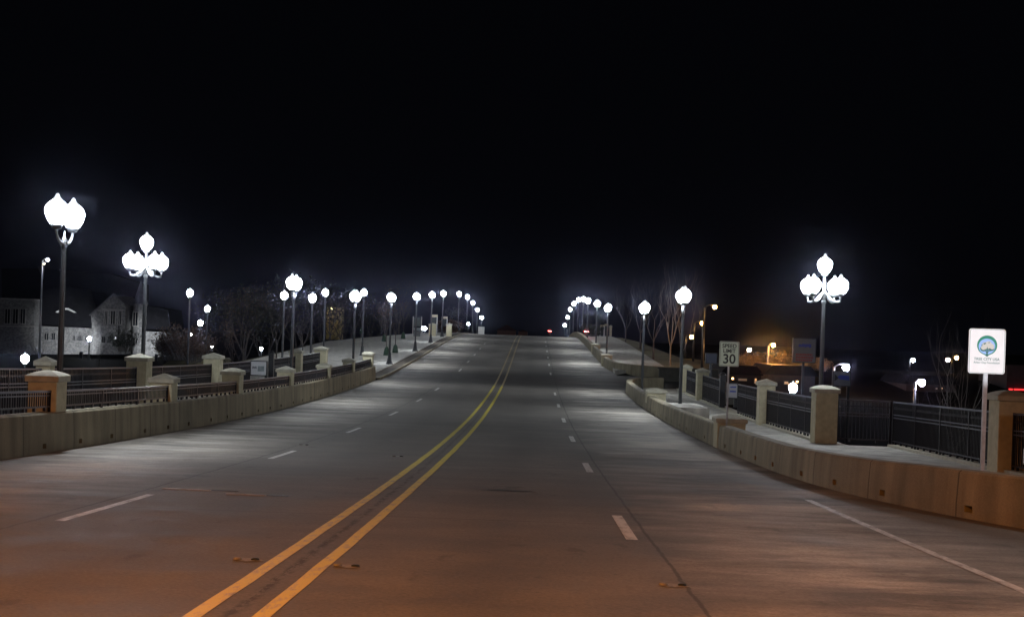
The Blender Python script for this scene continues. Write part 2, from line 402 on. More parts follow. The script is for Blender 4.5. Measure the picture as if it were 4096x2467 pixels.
# ------------------------------------------------------------------ parapets (concrete barriers) with drain slots
def offset_path(P, d):
    out = []
    for i, p in enumerate(P):
        a = Vector(P[max(i - 1, 0)]); c = Vector(P[min(i + 1, len(P) - 1)]); t = (c - a).normalized()
        out.append((p[0] + t.y * d, p[1] - t.x * d))
    return out
def resample(P, marks):
    "polyline -> list of points at arc lengths"
    L = [0]
    for i in range(1, len(P)): L.append(L[-1] + (Vector(P[i]) - Vector(P[i - 1])).length)
    out = []
    for m_ in marks:
        for i in range(len(P) - 1):
            if m_ <= L[i + 1] + 1e-6 or i == len(P) - 2:
                t = (m_ - L[i]) / (L[i + 1] - L[i]); out.append((P[i][0] + (P[i + 1][0] - P[i][0]) * t, P[i][1] + (P[i + 1][1] - P[i][1]) * t)); break
    return out, L[-1]
def smooth(P, it=2):
    for _ in range(it):
        Q = [P[0]]
        for a, c in zip(P[:-1], P[1:]): Q += [(a[0] * .75 + c[0] * .25, a[1] * .75 + c[1] * .25), (a[0] * .25 + c[0] * .75, a[1] * .25 + c[1] * .75)]
        Q.append(P[-1]); P = Q
    return P
def barrier(name, P, side, h, th, label, slots=True, dz=0, drain=2.3, holew=.21):
    "side=+1: body lies to +X of the line"
    P = smooth(P); _, L = resample(P, [0])
    marks = {0, L}; cells = set()
    if slots:
        x = 1.0; n = 0
        while x < L - 1:
            marks |= {round(x, 3), round(x + holew, 3)}; cells.add(round(x, 3)); x += drain + (.55 if n % 3 == 0 else 0); n += 1
    mk = sorted(marks); full = []
    for a, c in zip(mk[:-1], mk[1:]):
        full += fr(a, c, 1.0)[:-1]
    full.append(mk[-1])
    pts, _ = resample(P, full); off = offset_path(pts, side * th if True else 0)
    off = [(q[0], q[1]) for q in off]
    hh = h if callable(h) else (lambda s: h)
    ch = .04
    mb = MB(); zl = [-.3, .1, .25, 1.0, 1.0]
    def col(i):
        p = pts[i]; q = off[i]; z = zr(p[1]) + dz; H = hh(p[1])
        d = Vector((q[0] - p[0], q[1] - p[1], 0)).normalized()
        g = lambda o_, zz: (p[0] + d.x * o_, p[1] + d.y * o_, z + zz)
        return [g(0, -.3), g(0, .1), g(0, .21), g(.03, H - ch), g(.03 + ch, H), g(th - ch, H), g(th, H - ch), g(th, -.3)], d
    C = [col(i) for i in range(len(pts))]
    for i in range(len(pts) - 1):
        a, da = C[i]; c, dc = C[i + 1]
        for k in range(7):
            if k == 1 and round(full[i], 3) in cells:
                ia = [Vector(a[1]) + da * .2, Vector(a[2]) + da * .2]; ic = [Vector(c[1]) + dc * .2, Vector(c[2]) + dc * .2]
                vs = [Vector(a[1]), Vector(c[1]), Vector(c[2]), Vector(a[2]), ia[0], ic[0], ic[1], ia[1]]
                mb.add(vs, [(0, 1, 5, 4), (2, 3, 7, 6), (0, 4, 7, 3), (1, 2, 6, 5), (4, 5, 6, 7)])
            else: mb.add([a[k], c[k], c[k + 1], a[k + 1]], [(0, 1, 2, 3)])
    mb.add(C[0][0], [tuple(range(8))]); mb.add(C[-1][0], [tuple(range(8))])
    o = mb.build(name, M_WALL); tag(o, label, 'concrete barrier')
    return o
# NB offset_path(+d) lies to the right of the travel direction
barrier('concrete_barrier', LB, -1, lambda s: .88 + .04 * sst((s - 30) / 30), .45, 'long low concrete barrier under the black railing along the left road edge')
barrier('concrete_barrier', RB, 1, lambda s: lin(s, [15, 19.6, 22, 25, 30, 40, 60, 88], [.8, .77, .75, .7, .66, .7, .7, .74]), .42, 'plain concrete barrier sweeping along the near right road edge')
barrier('concrete_barrier', RB2, 1, .82, .45, 'distant concrete barrier curving away beyond the side opening', slots=False)

# ------------------------------------------------------------------ sidewalks, verge, plaza
def rin(s): return rb_u(s) + .40
sw_l = road_section(-13.2, -8.84, .3, -.5, fr(-20, 88.5, 2), M_WALK, 'sidewalk'); sw_l['kind'] = 'structure'
RO = lambda s: 14.9 if s < 43.2 else 12.75
sw_r = road_section(rin, 14.9, .06, -.5, fr(2, 43.2, 1.5), M_WALK, 'sidewalk'); sw_r['kind'] = 'structure'
sw_r2 = road_section(lambda s: rin(s) if s < 85 else 8.8 + (s - 85) * .3, 12.75, .06, -.5, fr(43.2, 88.5, 1.5), M_WALK, 'sidewalk'); sw_r2['kind'] = 'structure'
# kerb under the outer railings
kb = MB()
pl = road_section(lambda s: -20.6 if s < 142 else min(-9.3, -20.6 + (s - 142) * .2), -9.2, .15, -.3, fr(88.6, 230, 2), M_PLAZA, 'plaza'); pl['kind'] = 'structure'
vg = road_section(-9.2, -8.26, .11, -.3, fr(88.6, 240, 2), M_DIRT, 'verge'); vg['kind'] = 'structure'
def curb_u(s): return -8.25
kc = road_section(-8.27, -8.12, .14, -.2, fr(88.6, 240, 2), M_WALL, 'kerb'); kc['kind'] = 'structure'
fw_r = road_section(8.85, 13.6, .3, -.3, fr(106, 230, 2), M_WALK, 'footpath'); fw_r['kind'] = 'structure'
lw = grid('lawn', fr(-34, -20.5, 1.5), fr(92, 190, 3), lambda u, s: terr(u, s) + .05, M_GRASS)
lw2 = grid('lawn', fr(13.7, 26, 1.5), fr(106, 200, 3), lambda u, s: terr(u, s) + .06, M_GRASS)

# ------------------------------------------------------------------ pillars
def pillar(u, s, h, w_, label, dz=.0, group='cream pillars', cap='round', z0=None, l_=None, name='stone_pillar'):
    z = zr(s) + dz if z0 is None else z0
    e = empty(name, (u, s, z)); tag(e, label, 'pillar', group); l_ = l_ or w_
    a, c = w_ / 2, l_ / 2
    MB().box(-a, a, -c, c, -.25, h - .22).build('shaft', M_CREAM, e, bevel=.015)
    mb = MB(); a2, c2 = a + .06, c + .06
    mb.box(-a2, a2, -c2, c2, h - .22, h - .08)
    mb.build('cap', M_CAP, e, bevel=.02)
    tp = MB(); n = 5
    prev = None
    rise = .12 if cap == 'round' else .15
    for i in range(n + 1):
        t = i / n; k = (1 - t); zz = h - .08 + (rise * (1 - k * k) if cap == 'round' else rise * t)
        ring = [(-a2 * k, -c2 * k, zz), (a2 * k, -c2 * k, zz), (a2 * k, c2 * k, zz), (-a2 * k, c2 * k, zz)]
        if prev: tp.add(prev + ring, [(j, (j + 1) % 4, 4 + (j + 1) % 4, 4 + j) for j in range(4)])
        prev = ring
    tp.build('cap_top', M_CAP, e)
    return e
LIN = [29.8, 39.3, 48.3, 58.6, 69.3, 78.6, 87.6]
for i, s in enumerate(LIN):
    w_ = .66; h = [1.78, 1.66, 1.8, 1.72, 1.66, 1.72, 1.9][i]
    pillar(-8.85 + (.03 if i else .05), s, h, w_, f'square cream pillar set on the left roadside barrier, {ORD[i]} from the camera', group='pillars on the left roadside barrier', cap='flat' if i % 2 else 'round')
LOUT = [(38.4, 2.06, .42), (47.6, 2.2, .74), (58.6, 2.2, .72), (79, 2.14, .72), (88.2, 2.1, .8)]
for i, (s, h, w_) in enumerate(LOUT):
    pillar(-12.1, s, h - .3, w_, f'tall cream pillar in the outer fence of the left sidewalk, {ORD[i]} from the camera', dz=.3, group='pillars in the left outer fence', cap='flat')
ROUT = [(14.2, 32.9, 2.0, .74, 'round'), (12.1, 44.1, 1.9, .74, 'round'), (12.1, 55.2, 1.88, .66, 'flat'), (12.1, 76.2, 1.82, .66, 'flat'), (12.1, 84.2, 1.78, .62, 'flat')]
for i, (u, s, h, w_, c) in enumerate(ROUT):
    pillar(u, s, h, w_, ['wide shadowed cream pillar with domed cap behind the tree sign', 'square cream pillar with domed cap in front of the five-globe lamp', 'slim cream pillar with pointed cap beside the speed limit sign',
        'distant cream pillar with pointed cap in the right outer fence', 'farthest cream pillar behind the right twin-globe lamp pole'][i], dz=.06, group='pillars in the right outer fence', cap=c)
for i, (u, s, w_, h, lab) in enumerate([(8.42, 40.6, .86, 1.0, 'low capped stub pillar on the right barrier beside the speed limit sign'), (8.5, 66.2, .95, 1.06, 'low round capped stub on the right barrier farther up'),
        (8.75, 117, .9, 1.05, 'dark stub block at the foot of the lamp beyond the opening'), (8.75, 138.5, .9, 1.05, 'dark stub block at the foot of the second lamp beyond the opening')]):
    pillar(u, s, h, w_, lab, group='stubs on the right barrier', cap='flat' if i == 0 else 'round')
# low plinth that carries the first right lamp
e = empty('lamp_plinth', (9.1, 60.2, zr(60.2) + .06)); tag(e, 'low wide concrete plinth under the right twin-globe lamp', 'plinth')
MB().box(-.9, .9, -3.2, .6, -.1, .56).build('block', M_WALK, e, bevel=.03)

# ------------------------------------------------------------------ railings
def railing(P0, P1, zb, h, label, group, posts=2.45, pick=.115, feet=True, style=1):
    "P0,P1 (u,s); zb(s) base height"
    a = Vector((P0[0], P0[1], zb(P0[1]))); c = Vector((P1[0], P1[1], zb(P1[1])))
    e = empty('metal_railing', a); tag(e, label, 'railing', group); D = c - a; L = Vector((D.x, D.y, 0)).length; dn = D / L
    pt = lambda t, z: dn * t + Vector((0, 0, z))
    MB().bar(pt(0, h), pt(L, h), .07, .05).build('top_rail', M_RAILT, e)
    mb = MB()
    if style == 1:
        for z in (h * .70, h * .63): mb.bar(pt(0, z), pt(L, z), .035, .035)
    else: mb.bar(pt(0, h * .8), pt(L, h * .8), .03, .03)
    mb.build('middle_rail', M_RAILT, e)
    br = MB().bar(pt(0, .1), pt(L, .1), .045, .04)
    if feet:
        m_ = max(1, int(L / .6))
        for i in range(m_): br.box(-.03, .03, -.03, .03, 0, .1, Matrix.Translation(pt(L * (i + .5) / m_, 0)))
    br.build('bottom_rail', M_RAIL, e)
    n = int(L / pick); mb = MB()
    for i in range(1, n):
        t = L * i / n; mb.bar(pt(t, .1), pt(t, h), .024)
    mb.build('pickets', M_RAIL, e)
    if style == 1:
        mb = MB()
        mb.bar(pt(0, h * .86), pt(L, h * .86), .012)
        for i in range(0, n, 1):
            t = L * (i + .5) / n
            mb.tube([pt(t, h * .86) + Vector((0, 0, .035 * math.sin(q))) + dn * (.035 * math.cos(q)) for q in [k * math.pi / 3 for k in range(7)]], .009, 3, False)
        mb.build('ring_band', M_RAIL, e)
    k = max(1, round(L / posts))
    for i in range(k + 1):
        t = L * i / k
        MB().bar(pt(t, -.02), pt(t, h + .03), .06).build('post', M_RAIL, e)
    return e
zin = lambda s: zr(s) + .9
ends = [20] + LIN
for i in range(len(ends) - 1):
    railing((-8.62, ends[i] + .3), (-8.62, ends[i + 1] - .33), zin, .44 if ends[i] < 55 else .52, f'low black railing on top of the left roadside barrier, {ORD[i]} bay from the camera', 'railings on the left roadside barrier', posts=3.1, pick=.13, feet=True, style=2)
zo = lambda s: zr(s) + .38
zoR = lambda s: zr(s) + .14
le = [26, 38.4, 47.6, 58.6, 79, 88]
LBL = {3: None}
nb = 0
for i in range(len(le) - 1):
    a, c = le[i] + .3, le[i + 1] - .37
    segs = [(a, c)] if i != 3 else [(a, 66.2), (71.9, c)]
    for (p, q) in segs:
        railing((-12.1, p), (-12.1, q), zo, 1.36, f'tall black picket railing outside the left sidewalk, {ORD[nb]} stretch from the camera', 'outer railings of the left sidewalk'); nb += 1
railing((14.2, 33.3), (14.2, 43.3), zoR, 1.38, 'tall picket railing with bright top rail between the tree sign and the dark recess', 'outer railings of the right sidewalk')
railing((12.5, 43.9), (14.15, 43.5), zoR, 1.38, 'short dark railing closing the recess beside the domed pillar', 'outer railings of the right sidewalk')
railing((12.1, 44.5), (12.1, 54.8), zoR, 1.38, 'picket railing between the domed pillar and the slim pillar', 'outer railings of the right sidewalk')
railing((12.1, 55.6), (12.1, 62.6), zoR, 1.38, 'picket railing just beyond the slim pillar and behind the speed sign', 'outer railings of the right sidewalk')
railing((12.1, 68.2), (12.1, 75.8), zoR, 1.38, 'picket railing before the distant pointed pillar', 'outer railings of the right sidewalk')
railing((12.1, 76.6), (12.1, 83.8), zoR, 1.38, 'picket railing between the two farthest right pillars', 'outer railings of the right sidewalk')
railing((14.2, 22), (14.2, 32.5), zoR, 1.38, 'picket railing past the wide shadowed pillar at the frame edge', 'outer railings of the right sidewalk')
# kerbs under the outer railings
for (u, a, c) in ((-12.1, 20, 88.4), (14.2, 20, 43.2), (12.1, 43.9, 88)):
    o = road_section(u - .2, u + .2, .38 if u < 0 else .14, .25 if u < 0 else -.1, fr(a, c, 2), M_CAP, 'kerb'); o['kind'] = 'structure'
# gate posts of the openings
for (u, s, lab) in ((12.1, 68.0, 'dark gate post beyond the opening in the right fence'), (-12.1, 71.6, 'dark gate post right of the white notice board')):
    o = MB().box(-.14, .14, -.14, .14, 0, 1.75).lathe([(.17, 1.75), (.17, 1.8), (.05, 1.9)], 8).build('gate_post', M_IRON, None, (u, s, zr(s) + (.3 if u < 0 else .06))); tag(o, lab, 'gate post', 'gate posts')

# ------------------------------------------------------------------ lamps
ACORN = [(.13, 0), (.17, .04), (.235, .15), (.275, .28), (.28, .36), (.25, .45), (.19, .52), (.13, .57)]
def globe_set(parent, loc, sc, gm, fin=True):
    mb = MB(); mb.lathe([(r * sc, z * sc) for r, z in ACORN], 14)
    g = mb.build('globe', gm, parent, loc)
    MB().lathe([(.125 * sc, .572 * sc), (.1 * sc, .62 * sc), (.06 * sc, .66 * sc), (.045 * sc, .72 * sc), (.02 * sc, .75 * sc)], 10).build('finial', M_CAPG, g)
    MB().lathe([(.07 * sc, -.12 * sc), (.12 * sc, -.09 * sc), (.15 * sc, -.003)], 12).build('fitter', M_POLE, g)
    return g
M_CAPG = mat('lit_finial', (.8, .82, .86), .3, emis=GE, es=1.2)
M_ARM = mat('lamp_arm_paint', (.2, .21, .22), .4, metal=.3, spec=.6)
PROTO = {}
def head(kind):
    "the lamp head, built once; origin = globe bottom level at the pole axis"
    e = empty('lamp_head', (0, 0, -500))
    return e
def pole_mesh(H, base):
    mb = MB()
    mb.lathe([(.085, 0 if base else -.05), (.08, H * .5), (.062, H - .12), (.085, H - .1), (.085, H - .04), (.06, H)], 16, flute=.14)
    return mb
def bell(e):
    MB().lathe([(.29, -.03), (.29, .06), (.24, .12), (.19, .3), (.15, .55), (.12, .8), (.125, .86), (.09, .95)], 16, flute=.08).build('bell_base', M_POLE, e)
def attach(e, proto_children, dz):
    for ch in proto_children:
        c = ch.copy(); COL.objects.link(c); c.parent = e; c.location = (ch.location.x, ch.location.y, ch.location.z + dz)
        for g in ch.children:
            d = g.copy(); COL.objects.link(d); d.parent = c
first = {}
def lamp_twin(u, s, zb, zg, label, group, base=True, rz=0):
    H = zg - .33 - .42 - zb          # top of the pole, below the arms
    e = empty('twin_globe_lamp', (u, s, zb), rz); tag(e, label, 'street lamp', group)
    pole_mesh(H, base).build('pole', M_POLE, e)
    if base: bell(e)
    if 'twin' not in first:
        kids = []
        for sg in (-1, 1):
            pts = [(0, 0, .02), (0, sg * .16, -.02), (0, sg * .34, .03), (0, sg * .47, .12), (0, sg * .55, .24), (0, sg * .55, .32)]
            kids.append(MB().tube(pts, [.045, .04, .035, .035, .035, .04], 8).build('arm', M_ARM, e, (0, 0, H)))
            kids.append(globe_set(e, (0, sg * .55, H + .42), 1.0, M_GLOBE))
        kids.append(MB().lathe([(.07, -.02), (.09, .02), (.05, .12), (.03, .2), (.01, .3)], 10).build('spike', M_ARM, e, (0, 0, H)))
        first['twin'] = [(k, H) for k in kids]
    else: attach(e, [k for k, _ in first['twin']], H - first['twin'][0][1])
    if s < 200:
        side = -1 if u > 0 else 1
        L = bpy.data.lights.get('pool_spot')
        if not L:
            L = bpy.data.lights.new('pool_spot', 'SPOT'); L.energy = 950; L.color = GE; L.shadow_soft_size = .12; L.spot_size = R(138); L.spot_blend = 1  # added spot with no fixture, throws a light pool onto the road
        lo = bpy.data.objects.new('pool_spot', L); COL.objects.link(lo); lo.parent = e; lo.location = (side * .1, .55, H + .26)
        lo.rotation_euler = Vector((side * .62, 0, -1)).to_track_quat('-Z', 'Y').to_euler()
    return e
def lamp_five(u, s, zb, zt, label):
    sc = .88; H = zt - .3 * sc - .95 - zb
    e = empty('five_globe_lamp', (u, s, zb), R(45)); tag(e, label, 'street lamp', 'five-globe lamps')
    pole_mesh(H, True).build('pole', M_POLE, e); bell(e)
    if 'five' not in first:
        kids = [MB().tube([(0, 0, 0), (0, 0, .85)], [.06, .04], 10).build('spindle', M_ARM, e, (0, 0, H)), globe_set(e, (0, 0, H + .95), sc, M_GLOBE5)]
        for k in range(4):
            d = Vector((math.cos(k * math.pi / 2), math.sin(k * math.pi / 2), 0))
            pts = [Vector((0, 0, .3)), d * .12 + Vector((0, 0, .22)), d * .3 + Vector((0, 0, .02)), d * .5 + Vector((0, 0, -.06)), d * .64 + Vector((0, 0, -.04)), d * .66 + Vector((0, 0, .06)), d * .66 + Vector((0, 0, .14))]
            kids.append(MB().tube(pts, [.04, .04, .04, .038, .038, .035, .04], 8).build('arm', M_ARM, e, (0, 0, H)))
            kids.append(globe_set(e, (d.x * .66, d.y * .66, H + .95 - .72), sc, M_GLOBE5))
        first['five'] = [(k, H) for k in kids]
    else: attach(e, [k for k, _ in first['five']], H - first['five'][0][1])
    return e
def lamp_single(p, zb, label, group, sc=.92, rad=1, name='park_lamp'):
    "p = globe centre"
    H = max(.6, p[2] - .3 * sc - zb)
    e = empty(name, (p[0], p[1], zb)); tag(e, label, 'park lamp', group)
    pole_mesh(H - .1, True).build('pole', M_POLE, e); bell(e)
    if ('s', sc) not in first:
        first[('s', sc)] = [(globe_set(e, (0, 0, H), sc, M_GLOBEP), H)]
    else: attach(e, [first[('s', sc)][0][0]], H - first[('s', sc)][0][1])
    return e

# (measured globe spot on the photo, distance ahead)
LEFT = [(157, 512, 32.4), (708, 680, 63.5), (855, 712, 85.3), (942, 715, 106.6), (1003, 713, 128.6), (1040, 709, 148), (1067, 706, 166), (1105, 707, 196), (1125, 714, 218), (1138, 728, 238), (1149, 745, 258), (1159, 764, 278)]
for i, (x, y, d) in enumerate(LEFT):
    p = at(x, y, d); zb = zr(p.y) + (.3 if p.y < 88 else .15)
    if p.y > 190: zb = p.z - 5.45
    lamp_twin(p.x, p.y, zb, p.z, f'twin-globe street lamp, {ORD[i]} from the camera in the left-hand row', 'twin-globe lamps along the bridge')
RIGHT = [(1645, 711, 60.2), (1551, 740, 80.5), (1463, 740, 118), (1437, 730, 139.5), (1415, 723, 165), (1404, 719, 183), (1392, 721, 203), (1381, 730, 221), (1372, 744, 239), (1366, 763, 257), (1359, 782, 275)]
for i, (x, y, d) in enumerate(RIGHT):
    p = at(x, y, d); zb = zr(p.y) + (.62 if i == 0 else .06 if i == 1 else .95)
    if i in (2, 3): zb = zr(p.y) + 1.0
    if p.y > 190: zb = p.z - 5.3
    lamp_twin(p.x, p.y, zb, p.z, f'twin-globe street lamp, {ORD[i]} from the camera in the right-hand row', 'twin-globe lamps along the bridge', base=False)
p = at(353, 584, 49.5); lamp_five(p.x, p.y, zr(p.y) + .3, p.z + .0, 'five-globe lamp behind a cream pillar on the left side'); print('five L', p)
p = at(1985, 638, 45.2); lamp_five(p.x, p.y, zr(p.y) + .06, p.z + .0, 'five-globe lamp behind the domed pillar on the right side'); print('five R', p)
# lamps of the same rows that stand beside and behind the viewer, out of the frame
for (u, s, lab) in ((13.4, 12.5, 'twin-globe street lamp beside the viewer on the right'),):
    lamp_twin(u + 1.2, s, zr(s) + .3, zr(s) + 5.7, lab, 'twin-globe lamps along the bridge')
def sign_spot(target, dist_w, ang, lab):  # added spot on a stand, imitates the signs' reflective glow
    src = Vector((3.6, -2.5, .9)); e = empty('floodlight', (3.6, -2.5, 0)); tag(e, lab, 'floodlight', 'added spotlights for the two signs')
    d = (Vector(target) - src).normalized(); q = d.to_track_quat('-Z', 'Y')
    MB().tube([(0, 0, 0), (0, 0, .85)], .03, 8).build('stand', M_IRON, e)
    h_ = MB().lathe([(.06, .12), (.09, .02), (.1, -.02)], 12).build('head', M_IRON, e, (0, 0, .9)); h_.rotation_euler = q.to_euler()
    L = bpy.data.lights.new('added_spot', 'SPOT'); L.energy = dist_w; L.color = (.93, .97, 1); L.shadow_soft_size = .05; L.spot_size = ang; L.spot_blend = .5
    lo = bpy.data.objects.new('added_spot', L); COL.objects.link(lo); lo.parent = e; lo.location = Vector((0, 0, .9)) + d * .05; lo.rotation_euler = q.to_euler()
sign_spot(at(2364, 846, 23.0), 27000, R(2.9), 'added spotlight that brightens the tree sign from behind the viewer')
sign_spot(at(1749, 851, 39.7), 11000, R(1.7), 'added spotlight that brightens the speed limit sign from behind the viewer')
# park lamps
PK = [(60, 863, 84, 'low lamp globe at the far left just above the outer railing'), (215, 815, 172, 'lamp standing before the pale stone wall of the old building'), (457, 705, 105, 'tallest lamp left of the brown trees'),
      (499, 743, 122, 'second highest lamp of the four left of the brown trees'), (482, 777, 136, 'third highest lamp of the four left of the brown trees'), (457, 806, 150, 'lowest lamp of the four, above the brown scrub'),
      (684, 711, 96, 'lamp just left of the tall twin-globe lamp by the plaza'), (752, 717, 92, 'lamp at the near lawn edge of the plaza'), (783, 704, 112, 'lamp right above the yellow lit building'),
      (876, 704, 118, 'lamp whose globe touches the third twin-globe lamp'), (1908, 933, 77, 'low lamp globe between the two cream pillars on the right')]
for (x, y, d, lab) in PK:
    p = at(x, y, d); zb = terr(p.x, p.y)
    if lab.startswith('third') or lab.startswith('lowest'): zb = min(zb, p.z - 3.2)
    zb = max(min(zb, p.z - 2.2), p.z - 9.5)
    lamp_single(p, zb, lab, 'single-globe park lamps')
def glow_mat(name, c, s): return mat(name, (.5, .5, .5), .4, emis=c, es=s)
M_W = glow_mat('far_white_light', (.85, .9, 1), 60); M_O = glow_mat('sodium_light', (1, .52, .14), 60); M_RD = glow_mat('red_signal_light', (1, .13, .12), 40)
M_PK = glow_mat('pinkish_light', (1, .72, .62), 60); M_YW = glow_mat('warm_window_light', (1, .6, .2), 1.5); M_VI = glow_mat('violet_white_light', (.8, .76, 1), 110)
for (x, y, d, r, lab) in [(629, 839, 165, .22, 'small distant lamp seen under the brown tree'), (510, 833, 170, .16, 'tiny distant lamp left of the brown tree'), (869, 793, 175, .16, 'tiny slanted distant light beyond the plaza'),
        (1127, 779, 260, .26, 'small violet lamp far up the left side'), (1017, 790, 190, .22, 'left one of two small lights beside the info kiosk'), (1023, 790, 191, .24, 'right one of two small lights beside the info kiosk')]:
    p = at(x, y, d); zb = max(terr(p.x, p.y), p.z - 5)
    e = empty('distant_lamp', (p.x, p.y, zb)); tag(e, lab, 'distant lamp', 'small distant lamps')
    MB().tube([(0, 0, 0), (0, 0, p.z - zb - r)], .05, 6).build('pole', M_POLE, e)
    MB().lathe([(.3 * r, -r), (.8 * r, -.6 * r), (r, 0), (.8 * r, .6 * r), (.3 * r, r)], 10, (0, 0, p.z - zb)).build('globe', M_W, e)

# road-side cobra-head lamps, right background and the two behind the camera that tint the near road
def cobra(p, zb, dirx, arm, m_, label, lr=.28, polem=None, group='pole-mounted area lights', tilt=0):
    e = empty('area_light_pole', (p[0] - dirx * arm, p[1], zb)); tag(e, label, 'street light', group); H = p[2] - zb
    MB().tube([(0, 0, 0), (0, 0, H - .2)], [.14, .09], 8).build('pole', polem or M_GALV, e)
    MB().tube([(0, 0, H - .25), (dirx * arm * .4, 0, H + .02), (dirx * arm * .8, 0, H + .08)], .05, 6).build('arm', polem or M_GALV, e)
    hd = MB().box(-.2, .2, -.13, .13, .03, .12, Matrix.Translation((dirx * arm, 0, H))).build('head', M_IRON, e, bevel=.02)
    MB().lathe([(.4 * lr, -1.7 * lr), (.85 * lr, -1.3 * lr), (lr, -.7 * lr), (lr * .8, -.1 * lr), (lr * .5, .028)], 12, (dirx * arm, 0, H)).build('lens', m_, e)
    return e
AL = [(1720, 735, 112, 1, .9, M_O, 'tallest amber pole light beyond the right sidewalk'), (1690, 774, 150, 1, .9, M_O, 'middle amber pole light of the descending row'), (1665, 807, 190, 1, .9, M_O, 'lowest amber pole light of the descending row'),
      (1861, 827, 118, 1, .45, M_O, 'amber light on a brightly lit pole above the scrub'), (2036, 877, 110, 1, 1.0, M_VI, 'violet-white light on a short arm above the blue banner sign'),
      (2218, 914, 100, 1, .5, M_VI, 'large violet-white light behind the long railing'), (2302, 857, 150, 1, .6, M_O, 'small amber light on a tall pole left of the tree sign'),
      (2197, 863, 150, 1, .4, M_W, 'small white light above the long railing'), (2281, 862, 152, -1, .4, M_PK, 'pinkish light left of the tree sign'), (1803, 838, 240, 1, .4, M_PK, 'distant pinkish light right of the speed sign')]
for (x, y, d, dx, arm, m_, lab) in AL:
    p = at(x, y, d); zb = max(terr(p.x, p.y), p.z - 9)
    cobra(p, zb, dx, arm, m_, lab, polem=(M_GALV if 'brightly' in lab or 'violet' in lab else M_POLE), lr=.17 * d / 110 if m_ is not M_VI else .3 * d / 110)
p = at(1861, 845, 112); L = bpy.data.lights.new('sodium_source', 'POINT'); L.energy = 2200; L.color = (1, .42, .1); L.shadow_soft_size = .2  # extra light added by the amber pole to brighten the shrubs
lo = bpy.data.objects.new('sodium_source', L); COL.objects.link(lo); q = [o_ for o_ in bpy.data.objects if o_.get('label', '').startswith('amber light on a brightly')][0]
lo.parent = q; lo.location = p - q.location
for (x, y, d, lab) in [(115, 623, 150, 'floodlight pole with two small lamps over the stone building')]:
    p = at(x, y, d); zb = terr(p.x, p.y)
    e = cobra(p, zb, 1, .6, M_W, lab, lr=.16)
    MB().lathe([(.05, -.1), (.13, 0), (.05, .1)], 8, (.2, 0, p.z - zb - .55)).build('lower_lamp', glow_mat('dim_lamp', (1, .85, .6), 8), e)
def rear_lamp(u, s, z, power, lab):
    e = empty('sodium_street_light', (u, s, zr(s))); tag(e, lab, 'street light', 'sodium street lights behind the viewer')
    MB().tube([(0, 0, 0), (0, 0, z)], [.12, .08], 8).build('pole', M_GALV, e)
    sg = -1 if u > 0 else 1
    MB().tube([(0, 0, z - .1), (sg * 1.4, 0, z + .35), (sg * 2.6, 0, z + .4)], .05, 6).build('arm', M_GALV, e)
    MB().box(sg * 2.6 - .35, sg * 2.6 + .35, -.15, .15, z + .36, z + .5).build('head', M_IRON, e, bevel=.02)
    L = bpy.data.lights.new('sodium_source', 'SPOT'); L.energy = power; L.color = (1, .32, .06); L.shadow_soft_size = .2; L.spot_size = R(128); L.spot_blend = 1
    lo = bpy.data.objects.new('sodium_source', L); COL.objects.link(lo); lo.parent = e; lo.location = (sg * 2.6, 0, z + .3); lo.rotation_euler = Vector((sg * .25, .34, -1)).to_track_quat('-Z', 'Y').to_euler()
rear_lamp(-10.5, -3, 12, 33000, 'sodium street light behind the viewer on the left')
rear_lamp(13.5, -5, 12, 9500, 'sodium street light behind the viewer on the right')

# traffic signals beyond the crest
for (x, y, lab) in ((1323, 796, 'red traffic signal over the crest of the road'), (1411, 797, 'red traffic signal behind the distant barrier')):
    dd = 330 if x < 1400 else 176; p = at(x, y, dd); zb = zr(p.y)
    e = empty('traffic_signal', (p.x, p.y, zb)); tag(e, lab, 'traffic signal', 'red traffic signals')
    H = p.z - zb
    MB().tube([(0, 0.3, 0), (0, .3, H + .6)], .09, 6).build('pole', M_IRON, e)
    MB().box(-.25, .25, 0, .25, H - .9, H + .45).build('housing', M_IRON, e, bevel=.02)
    rr = 1.7 if x < 1400 else 1; MB().lathe([(.02, -.1), (.26 * rr, -.06), (.3 * rr, 0)], 12, (0, -.12, H)).build('red_lens', M_RD, e)

# ------------------------------------------------------------------ signs
def text_mesh(s, size, mt_, parent, loc, name='lettering', bold=0, sx=1, align='CENTER', depth=.002):
    c = bpy.data.curves.new(name, 'FONT'); c.body = s; c.size = size; c.align_x = align; c.align_y = 'CENTER'; c.extrude = depth; c.offset = bold
    t = bpy.data.objects.new(name, c); COL.objects.link(t); dg = bpy.context.evaluated_depsgraph_get()
    me = bpy.data.meshes.new_from_object(t.evaluated_get(dg)); COL.objects.unlink(t); bpy.data.objects.remove(t)
    me.materials.clear(); me.materials.append(mt_)
    o = bpy.data.objects.new(name, me); COL.objects.link(o); o.parent = parent; o.location = loc; o.rotation_euler = (R(90), 0, 0); o.scale = (sx, 1, 1)
    return o
def rrect(w_, h, r, n=5):
    P = []
    for cx, cz, a0 in ((w_ / 2 - r, h / 2 - r, 0), (-w_ / 2 + r, h / 2 - r, 90), (-w_ / 2 + r, -h / 2 + r, 180), (w_ / 2 - r, -h / 2 + r, 270)):
        for k in range(n + 1):
            t = R(a0 + 90 * k / n); P.append((cx + r * math.cos(t), cz + r * math.sin(t)))
    return P
